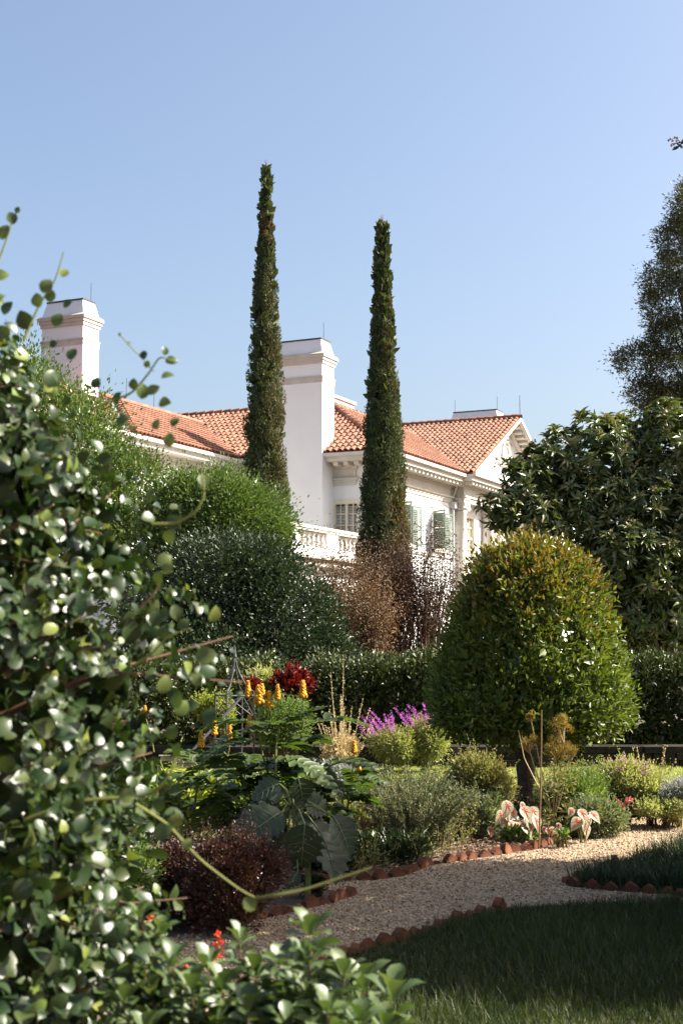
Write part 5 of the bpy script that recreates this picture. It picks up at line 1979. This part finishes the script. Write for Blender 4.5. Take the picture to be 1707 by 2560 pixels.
for i in range(10):
    a_ = i * .63
    mb.tube([(.1 * math.cos(a_), .1 * math.sin(a_), 0), (.2 * math.cos(a_), .2 * math.sin(a_), .9), (.15 * math.cos(a_ + .5), .15 * math.sin(a_ + .5), 2.0)], [.016, .012, .006], 6)
mb.build('stem', flatmat('vine wood', (.22, .12, .08), .75, .3, .45, 20), vt)

# long free shoots of the vine
def shoot(pts, Y, leaves, name='shoot', r=.0022, mat='greenstem', dense=True):
    w = np.array([P(u, v, Y + dy) for (u, v, dy) in pts]) - np.array([VC[0], VC[1], 0])
    # smooth
    tt = np.linspace(0, len(w) - 1, 6 * len(w))
    q_ = np.stack([np.interp(tt, np.arange(len(w)), w[:, i]) for i in range(3)], 1)
    for _ in range(4):
        q_[1:-1] = (q_[:-2] + 2 * q_[1:-1] + q_[2:]) / 4
    mb = MB()
    mb.tube(q_, np.linspace(r * 1.3, r * .6, len(q_)), 6)
    o = mb.build(name, M[mat], vt)
    if leaves:
        cl = Cloud()
        for (u, v, px, ang) in leaves:
            c = P(u, v, Y + rng.normal() * .03) - np.array([VC[0], VC[1], 0])
            L = px * Y / F
            ax = np.array([math.sin(ang), rng.normal() * .25, math.cos(ang)])
            ax /= np.linalg.norm(ax)
            cl.add(T_ROUND, (c - ax * L * .5)[None], ax[None], nz(np.array([[rng.normal() * .4, -.9, .3]])), L, L * .85, rng.uniform(0, .7))
        cl.build('leaves', LM['vine'], o, True)


shoot([(-20, 700, 0), (10, 620, 0), (30, 560, 0), (45, 520, 0)], 2.9, [(12, 580, 42, .3), (30, 545, 34, -.3), (45, 525, 18, .4), (5, 690, 40, 1.2), (0, 745, 34, .8), (-2, 755, 30, 2)])
shoot([(60, 850, 0), (100, 760, 0), (140, 700, 0), (160, 630, 0)], 2.8, [(161, 682, 30, .2), (117, 715, 40, .5), (95, 750, 38, -.3), (128, 740, 34, .1), (145, 800, 38, .4), (170, 760, 28, .9), (62, 800, 52, -.4), (182, 885, 36, .2), (135, 860, 24, 1.2), (20, 770, 40, .5), (10, 830, 40, -.6)])
shoot([(230, 1020, 0), (330, 985, 0), (375, 930, 0), (400, 890, 0), (440, 905, 0)], 2.75, [(412, 877, 24, 0), (430, 903, 34, 1.4), (360, 887, 26, -.2), (368, 910, 20, .3), (420, 940, 34, 1.2), (357, 978, 40, .1), (385, 975, 36, .8), (412, 1007, 36, 1.6), (335, 960, 30, -.1), (295, 995, 36, .5), (308, 1052, 40, .8), (240, 957, 30, .4), (392, 1060, 32, -.4), (438, 1055, 30, .4), (424, 1100, 38, 0)])
shoot([(300, 835, 0), (330, 870, 0), (360, 900, 0), (385, 930, 0)], 2.75, [(300, 836, 10, .3), (322, 858, 10, .8)], r=.0015)
shoot([(380, 1310, 0), (440, 1310, 0), (490, 1280, 0), (512, 1240, 0), (508, 1190, 0)], 2.7, [(510, 1200, 40, 0), (435, 1305, 44, -.7), (378, 1240, 34, .3), (412, 1400, 42, 1.0), (425, 1340, 38, .6)], mat='yellowstem', r=.003)
shoot([(350, 1520, 0), (380, 1490, 0), (400, 1460, 0)], 2.7, [(398, 1445, 40, .4), (420, 1420, 34, .6), (390, 1545, 44, .1), (410, 1580, 38, .2), (440, 1530, 40, -.2), (460, 1560, 34, .7)], mat='twig', r=.003)
shoot([(340, 1660, 0), (375, 1640, 0), (420, 1590, 0), (480, 1570, 0)], 2.7, [(390, 1620, 46, .1), (515, 1640, 56, 1.4), (535, 1535, 44, .4), (410, 1710, 48, .4), (445, 1750, 44, 0), (480, 1765, 36, 1.4), (495, 1700, 34, .2), (430, 1830, 40, .4), (525, 1790, 46, .4), (455, 1770, 44, .6)], mat='yellowstem', r=.0025)
shoot([(60, 2050, 0), (200, 2000, 0), (380, 1990, 0), (430, 1930, 0), (445, 1870, 0)], 2.6, [(445, 1875, 40, .2), (320, 1990, 44, 1.4), (400, 2010, 40, .4)], mat='yellowstem', r=.0035)
shoot([(340, 2010, 0), (420, 2060, 0), (500, 2150, 0), (600, 2225, 0), (640, 2245, 0)], 2.55, [(410, 2080, 50, 1.0), (440, 2050, 40, .5), (625, 2260, 40, 2.4), (470, 2110, 30, .4)], mat='yellowstem', r=.0026)
shoot([(636, 2246, 0.02), (690, 2238, 0), (760, 2225, 0), (850, 2195, 0), (930, 2168, 0)], 2.5, [], mat='yellowstem', r=.0026)

# low shrub at the bottom of the picture
fs_ = thing('foreground_shrub', 'matte green shrub with whorled leaves along the bottom of the picture', 'shrub', (-.16, 2.75, 0))
cl = Cloud()
mb = MB()
WH = [(760, 2405, 66), (775, 2345, 70), (910, 2480, 84), (700, 2420, 66), (600, 2360, 48), (520, 2430, 70), (480, 2490, 70), (640, 2450, 66), (860, 2450, 66), (560, 2480, 70), (980, 2505, 80), (620, 2530, 70), (720, 2520, 70),
      (820, 2540, 74), (430, 2420, 60), (380, 2500, 66), (440, 2560, 66), (540, 2570, 70), (900, 2570, 76), (690, 2590, 70), (350, 2420, 56), (300, 2500, 60), (770, 2480, 66), (960, 2580, 70), (400, 2340, 50), (1000, 2610, 60), (350, 2300, 50), (310, 2370, 54)]
for i in range(60):
    WH.append((rng.uniform(260, 900), rng.uniform(2510, 2900), rng.uniform(55, 75)))
for (u, v, px) in WH:
    Y = 2.7 + rng.normal() * .12
    c = P(u, v, Y) - np.array([-.16, 2.75, 0])
    L = px * Y / F
    n = 7
    a_ = np.arange(n) * 2.4 + rng.uniform(0, 6)
    el = np.linspace(.15, 1.1, n)
    ax = nz(np.stack([np.cos(a_) * np.cos(el), np.sin(a_) * np.cos(el), np.sin(el) * 1.1], 1))
    nr = nz(np.stack([-np.cos(a_) * .5, -np.sin(a_) * .5, np.full(n, 1.0)], 1))
    cl.add(T_OBOV, c + ax * .006, ax, nr, L * rng.uniform(.8, 1.15, n), L * .62)
    for lv in range(1, 6):
        ang = a_ + lv * 1.1
        e2 = el * .5 + .1
        a2 = nz(np.stack([np.cos(ang) * np.cos(e2), np.sin(ang) * np.cos(e2), np.sin(e2)], 1))
        c2 = c + np.array([c[0] * -.05 * lv, c[1] * -.05 * lv, -.032 * lv])
        cl.add(T_OBOV, c2 + a2 * .008 + rng.normal(size=(n, 3)) * .006, a2, nr + rng.normal(size=(n, 3)) * .2, L * rng.uniform(.7, 1.1, n), L * .56)
    b0 = np.array([c[0] * .5 + rng.normal() * .04, c[1] * .5, max(0, c[2] - .45)])
    mb.tube([b0, b0 * .4 + c * .6 + rng.normal(size=3) * .01, c], [.004, .003, .002], 5)
LM['fore'] = leafmat('matte foreground leaf', [(.045, .08, .026), (.065, .10, .034), (.085, .125, .045), (.11, .145, .055)], .42, .45, .25, gain=1.2)
cl.build('foliage', LM['fore'], fs_, True)
mb.build('stem', M['twig'], fs_)
sv = thing('red_salvia', 'scarlet salvia blooms glowing through the foreground leaves', 'flowering plant', (-.55, 3.6, 0))
mb = MB()
fl = 0
for (u, v, s) in ((353, 2330, 22), (385, 2365, 22), (412, 2410, 26), (360, 2430, 26), (385, 2455, 22), (460, 2415, 18), (550, 2335, 22), (548, 2365, 22), (550, 2390, 16), (660, 2545, 26), (750, 2515, 20), (670, 2485, 14), (330, 2420, 20), (270, 2520, 22), (300, 2470, 24), (380, 2300, 16), (440, 2540, 22)):
    Y = 3.6 + rng.normal() * .1
    c = P(u, v, Y) - np.array([-.55, 3.6, 0])
    c_ = Cloud()
    n = 9
    c_.add(T_OVAL, c + rng.normal(size=(n, 3)) * .006, nz(rdir(n) + np.array([0, -.3, .2])), rdir(n), s * Y / F * .7, s * Y / F * .4)
    c_.build('bloom', LM['scarlet'], sv)
    mb.tube([(c[0] * .6, c[1] * .6, 0), c * np.array([.8, .8, .6]), c], [.004, .003, .002], 5)
mb.build('stem', M['drystem'], sv)

# ================================================================== SHADE TREE right of the frame
sb = np.array([4.7, 7.65, 0])
st_ = thing('crape_myrtle_tree', 'tree at the right edge whose berried twig reaches into the sky and shades the path', 'tree', sb)
lob = [(np.array([0, -.25, 2.0]), np.array([1.4, 1.2, 1.9])), (np.array([.1, 1.1, 2.0]), np.array([1.4, 1.3, 1.9])), (np.array([0, .5, 3.3]), np.array([1.5, 1.8, 1.2])), (np.array([.2, 1.5, 1.0]), np.array([1.3, .9, 1.0])), (np.array([0, -.5, 1.0]), np.array([1.3, .9, 1.0])), (np.array([.1, 1.6, 2.9]), np.array([1.2, .8, 1.2]))]
cl, cen, out = foliage(lob, 1700, 28, .24, .10, .05, core=6000, zmin=.05)
cl.build('crown', LM['evergreen'], st_)
mb = MB()
mb.tube([(0, 0, -.05), (.05, 0, 1.2), (0, 0, 2.6)], [.14, .11, .08], 8)
mb.build('trunk', M['bark'], st_)
branches((0, 0, 1.4), cen, .05, M['bark'], st_, n=20)
tw = P(1680, 356, 7.6) - sb
mb = MB()
tend = P(1720, 352, 7.6) - sb
mb.tube([np.array([-.6, -.2, 3.6]), tend * .7 + np.array([-.2, -.1, 1.1]), tend, P(1690, 358, 7.6) - sb, P(1676, 360, 7.6) - sb], [.02, .012, .006, .004, .002], 6)
mb.tube([P(1700, 356, 7.6) - sb, P(1688, 345, 7.6) - sb, P(1672, 350, 7.6) - sb], [.003, .002, .0015], 5)
tq = mb.build('twig', M['twig'], st_)
bb = MB()
for (u, v) in ((1670, 351), (1675, 347), (1680, 352), (1686, 343), (1692, 344), (1677, 364), (1683, 361), (1690, 352)):
    bb.blob(P(u, v, 7.6) - sb, (.0075, .0075, .0075))
bb.build('berries', flatmat('berry', (.35, .16, .12), .5, .4, .3, 30), tq)
c_ = Cloud()
for (u, v, a_) in ((1700, 362, .9), (1706, 372, 2.4), (1712, 358, 1.6), (1697, 366, 3.6)):
    c_.add(T_OVAL, (P(u, v, 7.6) - sb)[None], np.array([[math.cos(a_), 0, math.sin(a_)]]), np.array([[.2, -1, .3]]), .05, .024)
for k in range(70):
    p = np.array([-.6, -.2, 3.6]) * (1 - k / 75) + (tend * .7 + np.array([-.2, -.1, 1.1])) * (k / 75) if k < 45 else (tend * .7 + np.array([-.2, -.1, 1.1])) * (1 - (k - 45) / 40) + tend * ((k - 45) / 40)
    d_ = rdir(1)
    c_.add(T_OVAL, p[None] + d_ * .02, d_, rdir(1), rng.uniform(.05, .08), .03)
c_.build('leaves', LM['vine'], tq)

shrub('gap_backing_shrub', 'added dark shrub that makes the gaps in the vine look dark', 'shrub', 40, 2000, 330, 420, 5.6, LM['camellia'], 1300, 18, .09, .055, .028, core=2600, lobes=6)  # added shrub: hides the lit soil so the vine's gaps stay dark
